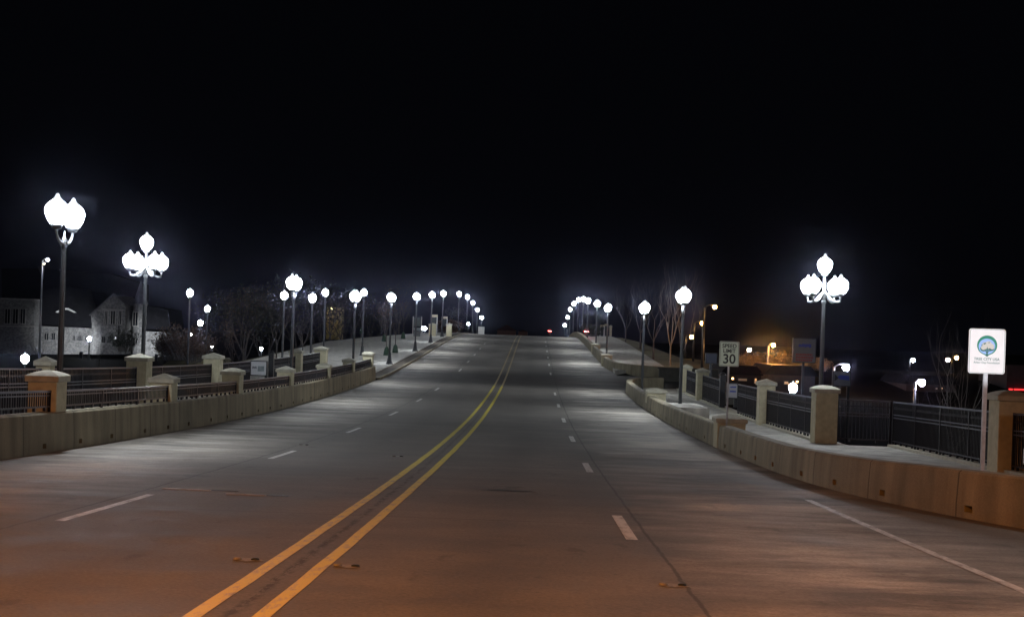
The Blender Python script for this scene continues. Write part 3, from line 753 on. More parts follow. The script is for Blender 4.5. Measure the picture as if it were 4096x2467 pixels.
def frame_strip(w_, h, r, t, d, m_, parent, loc, name='border'):
    A = rrect(w_, h, r); B = rrect(w_ - 2 * t, h - 2 * t, max(r - t, .005)); n = len(A)
    vs = [(p[0], 0, p[1]) for p in A] + [(p[0], 0, p[1]) for p in B]
    fs = [(i, (i + 1) % n, n + (i + 1) % n, n + i) for i in range(n)]
    return MB().add(vs, fs).build(name, m_, parent, loc)
# speed limit sign: stands on the barrier top beside the stub
p0 = at(1749, 1008, 39.7); pt_ = at(1749.5, 851, 39.7)
e = empty('speed_limit_sign', (p0.x, p0.y, zr(p0.y) + .68), R(4)); tag(e, 'white speed limit 30 sign on a thin post at the right barrier', 'road sign')
zc = pt_.z - (zr(p0.y) + .68); W_, H_ = .605, .755
MB().box(-.022, .022, -.02, .02, -.02, zc + .3).build('post', M_GALV, e)
sp = MB().prism(rrect(W_, H_, .03), .006).build('sign_plate', M_SIGNS, e, (0, -.035, zc))
frame_strip(W_ - .03, H_ - .03, .025, .012, .001, M_BLACK, sp, (0, -.003, 0))
text_mesh('SPEED', .165, M_BLACK, sp, (0, -.004, .235), bold=.004, sx=.98); text_mesh('LIMIT', .165, M_BLACK, sp, (0, -.004, .085), bold=.004, sx=.98)
text_mesh('30', .40, M_BLACK, sp, (0, -.004, -.165), bold=.008, sx=1.0, name='numerals')
# tree city sign
p0 = at(2363, 1140, 23.0); pc = at(2364, 844.5, 23.0)
zb = zr(p0.y) + .06; e = empty('tree_city_sign', (p0.x, p0.y, zb), R(-4)); tag(e, 'white sign with green round tree emblem on a pale post', 'road sign')
zc = pc.z - zb; W_, H_ = .625, .785
MB().box(-.034, .034, -.03, .03, -.02, zc + .36).build('post', M_GALV, e)
sp = MB().prism(rrect(W_, H_, .045), .02).build('sign_plate', M_SIGNW, e, (0, -.055, zc))
frame_strip(W_ - .025, H_ - .02, .04, .006, .001, M_STEAL, sp, (0, -.003, 0))
def disc(cx, cz, rx, rz_, y, m_, name, n=32, a0=0, a1=360, jag=0):
    pts = [(cx + rx * math.cos(R(a0 + (a1 - a0) * k / n)), y, cz + rz_ * math.sin(R(a0 + (a1 - a0) * k / n))) for k in range(n)]
    return MB().add(pts, [tuple(range(n))]).build(name, m_, sp)
def teardrop(cx, cz, r, y, m_, name, tipz):
    pts = []
    for k in range(41):
        t = R(-58 + 296 * k / 40); pts.append((cx + r * math.cos(t), y, cz + r * math.sin(t)))
    pts.append((cx, y, tipz))
    return MB().add(pts, [tuple(range(len(pts)))]).build(name, m_, sp)
teardrop(.0, .105, .172, -.003, M_SGRN, 'emblem_ring', -.085)
disc(-.005, .085, .143, .138, -.005, M_SBLU, 'emblem_sky')
for (cx, cz, r_) in ((-.06, .055, .05), (-.035, .11, .055), (.02, .13, .055), (.065, .09, .055), (.085, .06, .04), (0, .08, .06)):
    disc(cx - .004, cz - .012, r_ + .004, r_ * .85 + .004, -.0065, M_STEAL, 'emblem_shade', 20)
for i, (cx, cz, r_) in enumerate(((-.06, .06, .045), (-.035, .115, .05), (.02, .135, .05), (.065, .095, .05), (.085, .065, .035), (0, .085, .055))):
    disc(cx, cz, r_, r_ * .85, -.008 - i * .0003, M_SBEI, 'emblem_crown', 20)
for pts in ([(-.02, -.09), (.02, -.09), (.012, -.03), (.05, .03), (.008, .0), (.01, .07), (-.006, .07), (-.006, .0), (-.05, .035), (-.012, -.03)], [(-.075, .135), (-.03, .15), (-.02, .135), (-.05, .115)], [(.0, .15), (.05, .165), (.035, .145)], [(.03, .02), (.1, .035), (.075, .01), (.04, .0)]):
    MB().add([(a, -.0105, c) for a, c in pts], [tuple(range(len(pts)))]).build('emblem_trunk' if pts[0][1] < -.05 else 'emblem_leaf', M_STEAL, sp)
text_mesh('TREE CITY USA', .066, M_STEAL, sp, (0, -.004, -.14), bold=.0006, sx=.98)
text_mesh('Arbor Day Foundation', .052, M_STEAL, sp, (0, -.004, -.2), sx=.93)
# shop signs on the right
def panel_sign(x, y, wpx, hpx, d, name, label, zpost=True, face=M_SIGNW, posts=(0,)):
    s_ = d * K / F; p = at(x, y, d); zb = terr(p.x, p.y) if zpost is True else zpost
    zb = max(zb, p.z - 9)
    e = empty(name, (p.x, p.y, zb)); tag(e, label, 'sign'); H = p.z - zb
    W_, H_ = wpx * s_, hpx * s_
    MB().box(-W_ / 2, W_ / 2, 0, .2, H - H_ / 2, H + H_ / 2).build('panel', face, e, bevel=.01)
    MB().box(-W_ / 2 - .05, W_ / 2 + .05, .02, .3, H - H_ / 2 - .05, H + H_ / 2 + .05).build('frame', M_IRON, e)
    mb = MB()
    for q in posts: mb.box(q * W_ - .08, q * W_ + .08, .22, .38, 0, H)
    mb.build('post', M_IRON, e)
    return e, H, W_, H_
M_DULL = mat('unlit_sign_face', (.12, .125, .14), .6, var=.1)
def blob(mb, x0, x1, z, h, seed, y=-.01):
    random.seed(seed); n = 16; T = []; B = []
    for k in range(n + 1):
        x = x0 + (x1 - x0) * k / n; a = h * (.45 + .55 * random.random()); T.append((x, y, z + a)); B.append((x, y, z - h * (.3 + .5 * random.random())))
    mb.add(T + B, [(k, k + 1, n + 2 + k, n + 1 + k) for k in range(n)])
e, H, W_, H_ = panel_sign(1936, 843, 52, 56, 95, 'shop_sign', 'dull sign with blue script over red lettering on a tall post', face=M_DULL)
mb = MB(); blob(mb, -W_ * .28, W_ * .3, H + H_ * .2, H_ * .1, 3); mb.build('script', M_DBLUE, e)
for r_ in range(3):
    mb = MB(); random.seed(r_ + 9)
    x = -W_ * .4
    while x < W_ * .36:
        q = W_ * random.uniform(.05, .1); mb.box(x, x + q * .8, -.02, -.005, H - H_ * (.18 + .12 * r_) - H_ * .04, H - H_ * (.18 + .12 * r_) + H_ * .045); x += q
    mb.build('red_row', M_DRED, e)
e, H, W_, H_ = panel_sign(2026, 911, 40, 33, 88, 'banner_sign', 'grey banner with blue arrow stripe beside the domed pillar', face=M_DULL, posts=(-.45, .45))
MB().add([(a * W_, -.01, H + c * H_) for a, c in ((-.1, .28), (.42, .22), (.45, -.1), (-.1, -.05), (-.3, .12))], [(0, 1, 2, 3, 4)]).build('blue_stripe', M_DBLUE, e)
MB().add([(a * W_, -.01, H + c * H_) for a, c in ((-.45, .35), (-.2, .05), (-.45, -.2))], [(0, 1, 2)]).build('dark_triangle', M_BLACK, e)
e, H, W_, H_ = panel_sign(1763, 940, 22, 33, 64.6, 'notice_sign', 'small white notice with two blue bars in the right fence opening', face=mat('dull_sign_face', (.3, .3, .32), .6, var=.1), zpost=zr(64) + .3, posts=(.45,))  # face toned duller than the white sign sheet
for q, hh in ((.27, .07), (-.05, .09)):
    mb = MB(); blob(mb, -W_ * .3, W_ * .36, H + H_ * q, H_ * hh, int(q * 100) + 4); mb.build('blue_bar', M_DBLUE, e)
e, H, W_, H_ = panel_sign(622, 886, 36, 32, 68.6, 'notice_board', 'white notice board with a grey photo panel in the left fence opening', face=mat('dull_board_face', (.42, .43, .45), .6, var=.1), zpost=zr(68) + .3, posts=(.47,))  # board face also toned down from the white sheet
MB().box(-W_ * .05, W_ * .38, -.012, -.004, H - H_ * .22, H + H_ * .18).build('photo_panel', mat('notice_photo', (.16, .19, .2), .5, var=.4, scale=3), e)
mb = MB(); blob(mb, -W_ * .42, -W_ * .12, H + H_ * .05, H_ * .12, 5); mb.build('text_block', M_DULL, e)
# dark arm with hanging bar above notice board
# small grey sign near the farther right pillar
panel_sign(1712, 862, 24, 22, 88, 'dark_board', 'dim blue-grey board behind the distant right pillar', face=mat('dim_board', (.05, .06, .09), .7), posts=(0,))

# ------------------------------------------------------------------ trees
def branches(mb, p, d, L, r, depth, rng_, tips, up=.12, spread=.5, seg=3, nchild=(2, 3)):
    pts = [Vector(p)]; rad = [r]; q = Vector(p); dd = Vector(d)
    for k in range(seg):
        dd = (dd + Vector((rng_.uniform(-1, 1), rng_.uniform(-1, 1), rng_.uniform(-.4, 1))) * .12 + Vector((0, 0, up * .3))).normalized()
        q = q + dd * (L / seg); pts.append(q.copy()); rad.append(r * (1 - .45 * (k + 1) / seg))
    mb.tube(pts, rad, 3 if depth < 2 else 5, False)
    if depth == 0: tips.append((pts[-1], dd)); return
    for c in range(rng_.randint(*nchild)):
        az = rng_.uniform(0, 2 * math.pi); ax = dd.cross(Vector((math.cos(az), math.sin(az), .3))).normalized()
        nd = (Matrix.Rotation(rng_.uniform(.35, 1) * spread, 3, ax) @ dd + Vector((0, 0, up))).normalized()
        st = pts[rng_.randint(max(1, seg - 1), seg)]
        branches(mb, st, nd, L * rng_.uniform(.62, .85), rad[-1] * .8, depth - 1, rng_, tips, up, spread, seg, nchild)
    if depth >= 2: tips.append((pts[-1], dd))
def leafset(tips, rng_, n, size, sp_):
    mb = MB()
    for (p, d) in tips:
        for k in range(n):
            c = p + Vector((rng_.gauss(0, sp_), rng_.gauss(0, sp_), rng_.gauss(0, sp_ * .8)))
            a = Vector((rng_.uniform(-1, 1), rng_.uniform(-1, 1), rng_.uniform(-1, 1))).normalized(); b_ = a.orthogonal().normalized(); s_ = size * rng_.uniform(.6, 1.3)
            mb.add([c - a * s_, c + b_ * s_ * .6, c + a * s_, c - b_ * s_ * .6], [(0, 1, 2, 3)])
    return mb
def tree(name, seed, h, depth=4, trunk=.3, leaf=None, nleaf=6, lsize=.12, lsp=.35, bark=None, spread=.55, up=.12, multi=1, r=None, cat='tree'):
    rng_ = random.Random(seed); e = empty(name, (0, 0, 0)); r = r or h * .016; spread *= 1.15
    mbt = MB(); mbc = MB(); tips = []; th = h * trunk
    for k in range(multi):
        lean = Vector((rng_.uniform(-.25, .25), rng_.uniform(-.25, .25), 1)).normalized() if multi > 1 else Vector((rng_.uniform(-.04, .04), 0, 1)).normalized()
        mbt.tube([(0, 0, -.3), lean * th * .5, lean * th], [r * 1.25, r, r * .85], 7, False)
        for c in range(4 if multi == 1 else 2):
            az = c * 1.6 + rng_.uniform(-.4, .4) + k
            d = (lean + Vector((math.cos(az), math.sin(az), 0)) * spread * (.25 if c == 0 else .8)).normalized()
            branches(mbc, lean * th * rng_.uniform(.85, 1), d, (h - th) * .38, r * .62, depth - 1, rng_, tips, up, spread)
    mbt.build('trunk', bark or M_BARK, e); o = mbc.build('limbs', bark or M_BARK, e)
    if leaf: leafset(tips, rng_, nleaf, lsize, lsp).build('crown', leaf, e)
    return e
def place(e, p, rz, sc, label, cat, group=None, new=True):
    c = copy_tree(e) if new else e
    c.location = p; c.rotation_euler = (0, 0, rz); c.scale = (sc,) * 3 if not isinstance(sc, tuple) else sc
    tag(c, label, cat, group); return c
def onT(x, y, d, dz=0): p = at(x, y, d); return Vector((p.x, p.y, terr(p.x, p.y) + dz))
# young plaza trees with watering bags
def bagtree(seed, h):
    e = tree('young_tree', seed, h, depth=4, trunk=.38, spread=.5, up=.2, r=.045, leaf=M_LEAFB, nleaf=2, lsize=.06, lsp=.25)
    MB().lathe([(.3, 0), (.27, .3), (.2, .6), (.1, .78), (.06, .8)], 12).build('watering_bag', M_BAG, e); return e
bt = [bagtree(31, 4.6), bagtree(32, 5.0)]
BT = [(930, 855, 0, 'young tree with green watering bag just left of the fourth lamp'), (951, 849, 1, 'young tree with green watering bag just right of the fourth lamp'), (924, 822, 1, 'young tree with watering bag farther back on the plaza'), (970, 815, 0, 'young tree with watering bag near the info kiosk'),
      (870, 803, 0, 'small bare young tree at the plaza edge')]
def hitz(x, y, dz):
    d = 20.0
    while d < 280:
        p = at(x, y, d)
        if p.z < zr(p.y) + dz: return Vector((p.x, p.y, zr(p.y) + dz))
        d += .25
    return at(x, y, 150)
for i, (x, y, k, lab) in enumerate(BT):
    p = hitz(x, y, .15); place(bt[k], p, i * 1.3, 1, lab, 'tree', 'young trees on the plaza', new=not (i == 0 or i == 1) or False)
bare = tree('bare_tree', 5, 8.5, depth=5, trunk=.22, spread=.5, up=.25, bark=M_BARKL, r=.085)
bareb = tree('bare_tree', 9, 9, depth=5, trunk=.25, spread=.6, up=.15, r=.1)
brown = tree('brown_tree', 12, 8, depth=5, trunk=.24, spread=.6, up=.12, leaf=M_LEAFB, nleaf=2, lsize=.09, lsp=.3, r=.1)
dark = tree('dark_tree', 15, 10, depth=5, trunk=.15, spread=.65, up=.1, leaf=M_LEAFD, nleaf=6, lsize=.16, lsp=.55, r=.16)
P_ = []
place(bare, onT(1612, 862, 118, 0), 0.6, 1.0, 'bare pale-trunked tree beyond the right sidewalk', 'tree', 'bare trees', new=False)
place(bareb, onT(1572, 850, 128), 1, .9, 'thin bare tree left of the pale-trunked tree', 'tree', 'bare trees', new=False)
place(brown, onT(585, 860, 120), 0, .95, 'brown-leaved tree in front of the dark park on the left', 'tree', 'brown-leaved trees', new=False)
place(dark, onT(640, 850, 145), 0, 1, 'dark tree directly right of the brown-leaved tree', 'tree', 'dark trees behind the plaza', new=False)
for i, (x, y, d, src, sc, rz, lab, g) in enumerate([
    (1540, 845, 150, bareb, .9, 2, 'bare tree behind the lamp beyond the opening', 'bare trees'), (1640, 880, 112, bare, .8, 3, 'small bare tree right of the pale-trunked tree', 'bare trees'),
    (1505, 830, 170, bareb, .8, 4, 'farthest bare tree on the right slope', 'bare trees'),
    (557, 865, 126, brown, .85, 2, 'smaller brown tree left of the brown-leaved one', 'brown-leaved trees'), (960, 800, 176, brown, .9, 1, 'tan twiggy tree between two plaza lamps', 'brown-leaved trees'),
    (665, 862, 108, bareb, .62, 1, 'bare tree left of the second twin-globe lamp', 'bare trees'), (728, 850, 112, bareb, .55, 5, 'bare tree right of the second twin-globe lamp', 'bare trees'),
    (715, 850, 165, dark, 1.1, 2, 'dark tree behind the second twin-globe lamp', 'dark trees behind the plaza'), (770, 835, 170, dark, 1.0, 1.5, 'dark tree below the yellow lit building', 'dark trees behind the plaza'),
    (835, 815, 185, dark, 1.0, 4, 'dark tree right of the yellow lit building', 'dark trees behind the plaza'), (900, 805, 195, dark, .9, 3, 'dark tree behind the fourth lamp', 'dark trees behind the plaza'),
    (590, 850, 160, dark, 1.0, 5, 'dark tree behind the brown-leaved tree', 'dark trees behind the plaza'), (820, 822, 160, bareb, .8, 6, 'bare thin tree before the yellow lit building', 'bare trees'),
    (794, 822, 155, bareb, 1.0, 0, 'bare thin trunk crossing the yellow lit wall', 'bare trees'), (1092, 805, 215, dark, .45, 3, 'low dark tree at the crest left of the road', 'dark trees behind the plaza'),
    (1425, 805, 210, dark, .4, 2, 'green dark tree behind the distant barrier', 'dark trees behind the plaza'), (2300, 975, 75, bare, 1.1, 2, 'bare leaning tree behind the long railing', 'bare trees'), (2240, 985, 85, bareb, .8, 1, 'faint bare tree left of the leaning tree', 'bare trees'),
    (2325, 985, 70, bare, .7, 4, 'small bare tree close behind the tree sign', 'bare trees'), (405, 860, 140, bareb, .5, 4, 'small bare tree before the bright right wing', 'bare trees'), (95, 835, 150, bareb, .6, 4, 'small bare tree before the left stone block', 'bare trees'),
    (240, 840, 160, bareb, .45, 1, 'small bare tree before the low stone wing', 'bare trees')]):
    place(src, onT(x, y, d), rz, sc, lab, 'tree', g)
# scrub lit by the amber lamp, brown pampas mound on the left
def scrub(name, seed, m_, h=2.2, n=46, wd=1.5):
    rng_ = random.Random(seed); e = empty(name, (0, 0, 0)); mb = MB(); tips = []
    for k in range(n):
        a = rng_.uniform(0, 6.283); t = rng_.uniform(.1, .75); d = Vector((math.cos(a) * t, math.sin(a) * t, 1)).normalized(); L = h * rng_.uniform(.5, 1)
        b0 = Vector((math.cos(a) * wd * .3, math.sin(a) * wd * .3, 0)); p1 = b0 + d * L * .5; p2 = p1 + (d + Vector((rng_.uniform(-.3, .3), rng_.uniform(-.3, .3), 0))).normalized() * L * .5
        mb.tube([b0, p1, p2], [.03, .02, .008], 3, False); tips += [(p1, d), (p2, d), ((p1 + p2) / 2, d)]
    mb.build('stems', M_BARKL, e); leafset(tips, rng_, 12, .085, .2).build('foliage', m_, e); return e
sc1 = scrub('dry_shrub', 3, M_LEAFO); sc2 = scrub('dry_shrub', 4, M_LEAFO, 2.8, 36, 1.2); sc3 = scrub('green_shrub', 6, M_LEAFG, 2.2)
sh = []
random.seed(21)
xs = [1757, 1776, 1793, 1812, 1828, 1846, 1866, 1886, 1905, 1925, 1946, 1963, 1980]
for i, x in enumerate(xs):
    src = (sc2 if i in (3, 6, 8) else sc1); p = at(x, 893 - (2 if i % 2 else 0), 120 + (i % 3) * 4)
    s_ = [.5, .7, .62, .6, .8, .5, .7, .6, .6, .5, .68, .6, .5][i]
    place(src, p, i * 1.1, s_, f'tan shrub lit orange behind the right fence, {ORD[i]} from the speed sign side', 'shrub', 'orange lit shrubs', new=not (src is sc1 and i == 0) and not (src is sc2 and i == 3))
place(sc3, at(1838, 889, 134), 0, .8, 'greenish shrub among the orange lit shrubs', 'shrub', 'orange lit shrubs', new=False)
mound = scrub('brown_shrub', 8, M_LEAFB, 2.6, 60, 2.2)
mo = [(410, 868, 128, 1.0), (428, 866, 126, 1.25), (447, 866, 124, 1.35), (465, 872, 122, 1.0)]
for i, (x, y, d, s_) in enumerate(mo):
    q = at(x, y, d); place(mound, q, i * 2, s_, ['low brown scrub at the corner of the bright wing', 'brown scrub beside the bright wing', 'tallest brown scrub clump under the lowest park lamp', 'brown scrub clump nearest the brown trees'][i], 'shrub', 'brown scrub', new=i > 0)
# bank that carries the scrub on the right and left
def bank(name, x0, x1, y, d, dep, m_, lab=None):
    a = at(x0, y, d); c = at(x1, y, d); mb = MB(); n = 24; rows = []
    vs = []
    for j, (dd, dz) in enumerate(((-dep * .8, -4.0), (-dep * .25, -.5), (0, -.05), (dep * .6, .15), (dep * 1.6, .05), (dep * 3, -3))):
        for i in range(n + 1):
            t = i / n; p = a.lerp(c, t) + fw * dd; e_ = sst(min(t, 1 - t) * 5)
            vs.append((p.x, p.y, p.z + dz - (1 - e_) * 3.2 + noise.noise(Vector((i * .7, j, 1))) * .2))
    w2 = n + 1
    mb.add(vs, [(j * w2 + i, j * w2 + i + 1, (j + 1) * w2 + i + 1, (j + 1) * w2 + i) for j in range(5) for i in range(n)], True)
    o = mb.build(name, m_); o['kind'] = 'structure'; return o
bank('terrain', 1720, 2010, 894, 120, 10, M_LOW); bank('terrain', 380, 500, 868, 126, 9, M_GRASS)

# ------------------------------------------------------------------ old stone building on the left
CD = 180.0
c0 = at(200, 835, CD)
castle = empty('stone_building', (c0.x, c0.y, c0.z), YAW); tag(castle, 'pale stone building with gable, slate roof and pointed turret', 'building')
def cl(x, y): p = at(x, y, CD) - c0; return (p.dot(r0), p.z)
def poly(name, pts, y0, dep, m_, parent=castle):
    P = [cl(*p) for p in pts]; o = MB().prism(P, dep, Matrix.Translation((0, y0, 0))).build(name, m_, parent); return o
def win(x0, x1, y0, y1, yf, parent, name='window', tm=M_TRIMD):
    a = cl(x0, y1); c = cl(x1, y0)
    w_ = MB().box(a[0] - .12, c[0] + .12, yf - .05, yf + .05, a[1] - .12, c[1] + .12).build(name, tm, parent)
    MB().box(a[0], c[0], yf - .09, yf - .052, a[1], c[1]).build('pane', M_GLASS, w_)
    MB().box((a[0] + c[0]) / 2 - .04, (a[0] + c[0]) / 2 + .04, yf - .12, yf - .092, a[1], c[1]).build('mullion', tm, w_)
wl = poly('left_block', [(-40, 850), (92, 852), (92, 722), (-40, 717)], -1.5, 9, M_STONE)
poly('string_course', [(-40, 785), (92.5, 787), (92.5, 784), (-40, 782)], -1.65, .2, M_TRIMD)
poly('cornice', [(-40, 719), (93, 724), (93, 720), (-40, 715)], -1.8, 9.4, M_TRIMD)
for x in ((23, 35), (42, 54), (60, 71)): win(x[0], x[1], 744, 778, -1.55, castle)
poly('low_wing', [(92, 852), (232, 852), (232, 790), (92, 784)], 0, 8, M_STONE)
poly('wing_roof', [(90, 786), (236, 791), (228, 735), (215, 700), (150, 690), (92, 700)], .6, 8, M_ROOF)
poly('dormer_trim', [(131, 750), (150, 741), (162, 741), (182, 752), (176, 752), (160, 745), (150, 745), (136, 752)], .3, .5, M_TRIM)
for x in ((109, 117), (125, 133)): win(x[0], x[1], 802, 817, -.05, castle, tm=M_STONE)
for x in ((176, 181), (187, 192), (193, 199), (206, 211)): win(x[0], x[1], 808, 819, -.05, castle, tm=M_STONE)
poly('gable_block', [(232, 852), (312, 852), (312, 735), (305, 727), (285, 711), (258, 734), (230, 757), (232, 780)], -2.0, 9, M_STONE)
for a_, c_ in (((228, 759), (285, 708)), ((285, 708), (309, 731))):
    p, q = cl(*a_), cl(*c_); MB().bar((p[0], -2.1, p[1]), (q[0], -2.1, q[1]), .5, .16).build('verge_board', M_ROOFL, castle)
poly('gable_band', [(256, 746.5), (312, 748), (312, 745), (256, 743)], -2.15, .2, M_TRIMD)
for x in ((263, 270), (278, 288), (296, 303)): win(x[0], x[1], 749, 780, -2.05, castle)
poly('bay', [(256, 806), (296, 807), (296, 783), (256, 782)], -2.4, .45, M_STONE)
for x in ((256, 264), (270, 278), (284, 290)): win(x[0], x[1], 810, 824, -2.05, castle, tm=M_STONE)
tc_ = cl(333, 800); tr = 17 * CD * K / F
z0, z1, z2 = cl(333, 855)[1], cl(333, 731)[1], cl(338, 674)[1]
tw = MB().lathe([(tr, z0), (tr, z1)], 8, (tc_[0], .5, 0)); tw.sm = [False] * len(tw.sm); tw = tw.build('turret', M_STONE, castle)
cn = MB().lathe([(tr * 1.15, z1), (tr * .9, z1 + .5), (.05, z2)], 8, (tc_[0], .5, 0)); cn.sm = [False] * len(cn.sm); cn.build('cone_roof', M_ROOFL, tw)
win(326, 337, 752, 783, -.45 - tr * .62, tw)
poly('right_wing', [(320, 856), (403, 858), (403, 799), (330, 796)], -.4, 8, M_STONE)
poly('right_roof', [(345, 798), (410, 801), (402, 745), (345, 735)], .4, 7.5, M_ROOF)
poly('main_roof', [(-40, 722), (235, 742), (285, 716), (312, 735), (312, 680), (235, 655), (60, 640), (-40, 640)], 6.5, 3, M_ROOF)
poly('gable_light_panel', [(53, 636), (69, 636), (66, 668)], 5.9, .3, M_ROOFL)
rt_ = scrub('round_bush', 14, M_LEAFD, 3.2, 60, 2.2); place(rt_, at(299, 846, 172) , 0, 1.0, 'dark round evergreen in front of the gable', 'shrub', new=False)
# unseen floodlights added to brighten the low stone wings
def ground_flood(x, y, dd, tx, ty, power, ang, lab, col_=(.9, .95, 1)):
    src = at(x, y, dd); tg = at(tx, ty, CD); e = empty('added_wall_floodlight', src); tag(e, lab, 'floodlight', 'added ground floodlights at the stone building')
    d = (tg - src).normalized(); q = d.to_track_quat('-Z', 'Y')
    MB().box(-.2, .2, -.12, .12, -.6, 0).build('foot', M_IRON, e); h_ = MB().box(-.22, .22, -.16, .16, -.08, .1).build('head', M_IRON, e, (0, 0, .15)); h_.rotation_euler = q.to_euler()
    L = bpy.data.lights.new('added_spot', 'SPOT'); L.energy = power; L.color = col_; L.shadow_soft_size = .1; L.spot_size = ang; L.spot_blend = .9
    lo = bpy.data.objects.new('added_spot', L); COL.objects.link(lo); lo.parent = e; lo.location = Vector((0, 0, .15)) + d * .2; lo.rotation_euler = q.to_euler()
ground_flood(195, 851, 171, 175, 814, 5500, R(66), 'added floodlight at the foot of the low stone wing')
ground_flood(376, 857, 172, 376, 820, 5500, R(60), 'added floodlight at the foot of the bright right wing')
0 and ground_flood(262, 846, 166, 262, 770, 110, R(100), 'floodlight at the foot of the gable')
0 and ground_flood(30, 850, 160, 50, 770, 60, R(110), 'floodlight at the foot of the left stone block')
# yellow lit building behind the trees
p = at(800, 790, 240); e = empty('yellow_lit_house', (p.x, p.y, p.z)); tag(e, 'yellow lit house wall glimpsed between dark trunks', 'building')
s_ = 240 * K / F
MB().box(-15 * s_, 15 * s_, 0, 6, -2, 52 * s_).build('wall', mat('yellow_render', (.4, .32, .12), .8, var=.3, scale=.5), e)
MB().prism([(-19 * s_, 52 * s_), (19 * s_, 52 * s_), (0, 62 * s_)], 6.4).build('roof', M_ROOF, e)
MB().lathe([(.05, -.2), (.28, -.1), (.32, .05), (.1, .2)], 10, (-.1, -1.2, 47 * s_)).build('wall_lamp', glow_mat('yellow_lamp', (1, .85, .35), 22), e)
MB().bar((-.1, -1.2, 47 * s_ + .2), (-.1, 0, 47 * s_ + .3), .06).build('lamp_bracket', M_IRON, e)

# ------------------------------------------------------------------ plaza furniture
def kiosk(x, y, d, w_, h, lab):
    p = hitz(x, y, .15); e = empty('information_kiosk', p, .1); tag(e, lab, 'kiosk', 'plaza kiosks')
    for q in (-w_ / 2, w_ / 2): MB().box(q - .05, q + .05, -.06, .06, 0, h).build('post', M_TRIM, e)
    MB().box(-w_ / 2 + .1, w_ / 2 - .1, -.03, .03, h * .52, h * .95).build('upper_panel', mat('kiosk_panel', (.09, .12, .12), .5, var=.3, scale=2), e)
    MB().box(-w_ / 2 + .1, w_ / 2 - .1, -.03, .03, h * .3, h * .45).build('middle_panel', mat('kiosk_notice', (.25, .3, .3), .5), e)
    MB().box(-w_ / 2 + .1, w_ / 2 - .1, -.03, .03, h * .02, h * .27).build('lower_panel', mat('kiosk_grey', (.14, .16, .16), .5), e)
    MB().box(-w_ / 2 - .1, w_ / 2 + .1, -.1, .1, h, h + .08).build('top_bar', M_IRON, e)
    return e
kiosk(1003, 810, 170, 1.05, 2.5, 'tall framed information kiosk left of the road')
def cpillar(x0, x1, ytop, ybot, d, lab):
    p = at((x0 + x1) / 2, ybot, d); zb = zr(p.y) + .1; s_ = d * K / F; q = at(x0, ytop, d)
    pillar(p.x, p.y, q.z - zb, (x1 - x0) * s_ * .9, lab, z0=zb, group='plaza gateway pillars', cap='flat')
cpillar(1031, 1049, 778, 808, 168, 'cream gateway pillar left of the sixth lamp'); cpillar(1073, 1087, 778, 809, 170, 'cream gateway pillar at the kerb beyond the seventh lamp')
def shelter(x, ytop, wpx, hpx, d, lab):
    p = at(x, ytop, d); s_ = d * K / F; zb = zr(p.y) + .12; H = p.z - zb; e = empty('banner_stand', (p.x, p.y, zb)); tag(e, lab, 'banner frame', 'banner frames'); W_ = wpx * s_
    for q in (-W_ / 2, W_ / 2): MB().box(q - .05, q + .05, -.05, .05, 0, H).build('post', M_TRIM, e)
    MB().box(-W_ / 2 - .05, W_ / 2 + .05, -.12, .12, H, H + .32).build('lintel', M_CREAM, e)
    MB().box(-W_ / 2 + .06, W_ / 2 - .06, -.02, .02, H - hpx * s_, H - .1).build('banner', mat('dark_banner', (.03, .04, .04), .7), e)
shelter(1045, 763, 14, 16, 172, 'pale frame with dark banner behind the sixth lamp'); shelter(1070, 767, 12, 18, 176, 'pale frame with dark banner behind the seventh lamp')
shelter(1449, 786, 9, 22, 215, 'slim pale frame beyond the distant right barrier'); shelter(1459, 784, 8, 22, 214, 'second slim pale frame beside the cream post')
cpillar(1466, 1472, 783, 805, 205, 'slim tall cream post behind the far right lamps')
for x in (1155, 1161):
    p = at(x, 800, 203); o = MB().box(-.28, .28, -.2, .2, -.3, 1.1).box(-.32, .32, -.24, .24, 1.1, 1.16).build('white_bollard', M_TRIM, None, (p.x, p.y, zr(p.y)), bevel=.02)
    tag(o, ('left' if x < 1158 else 'right') + ' one of two white blocks at the crest', 'bollard', 'white blocks at the crest')
# hedge-like brown growth along the left road edge near the crest
hb = scrub('low_hedge', 17, M_LEAFB, 1.1, 40, 1.0)
for i, (u, s) in enumerate([(-10.2, 186), (-10.4, 193), (-10.6, 200), (-10.5, 207), (-11.4, 190), (-11.8, 203)]):
    place(hb, (u, s, zr(s) + .1), i, 1.5, f'brown bush along the left edge near the crest, {ORD[i]} of the row', 'shrub', 'brown bushes near the crest', new=i > 0)
hb2 = scrub('low_hedge', 18, M_LEAFD, 1.3, 40, 1.0)
for i, (u, s) in enumerate([(10.6, 188), (10.4, 194), (10.6, 200)]):
    place(hb2, (u, s, zr(s) + .3), i, 1.3, f'dark bush behind the distant right barrier, {ORD[i]} of the row', 'shrub', 'dark bushes near the crest', new=i > 0)
# low stone walls on the right beyond the opening
o = MB().box(-2.2, 2.2, -.25, .25, -1, .95).box(-2.3, 2.3, -.32, .32, .95, 1.05).build('low_wall', mat('dark_wall', (.06, .06, .05), .85, var=.2), None, (13.9, 98.5, zr(98)), bevel=.02); tag(o, 'dark low wall across the end of the right sidewalk', 'wall')
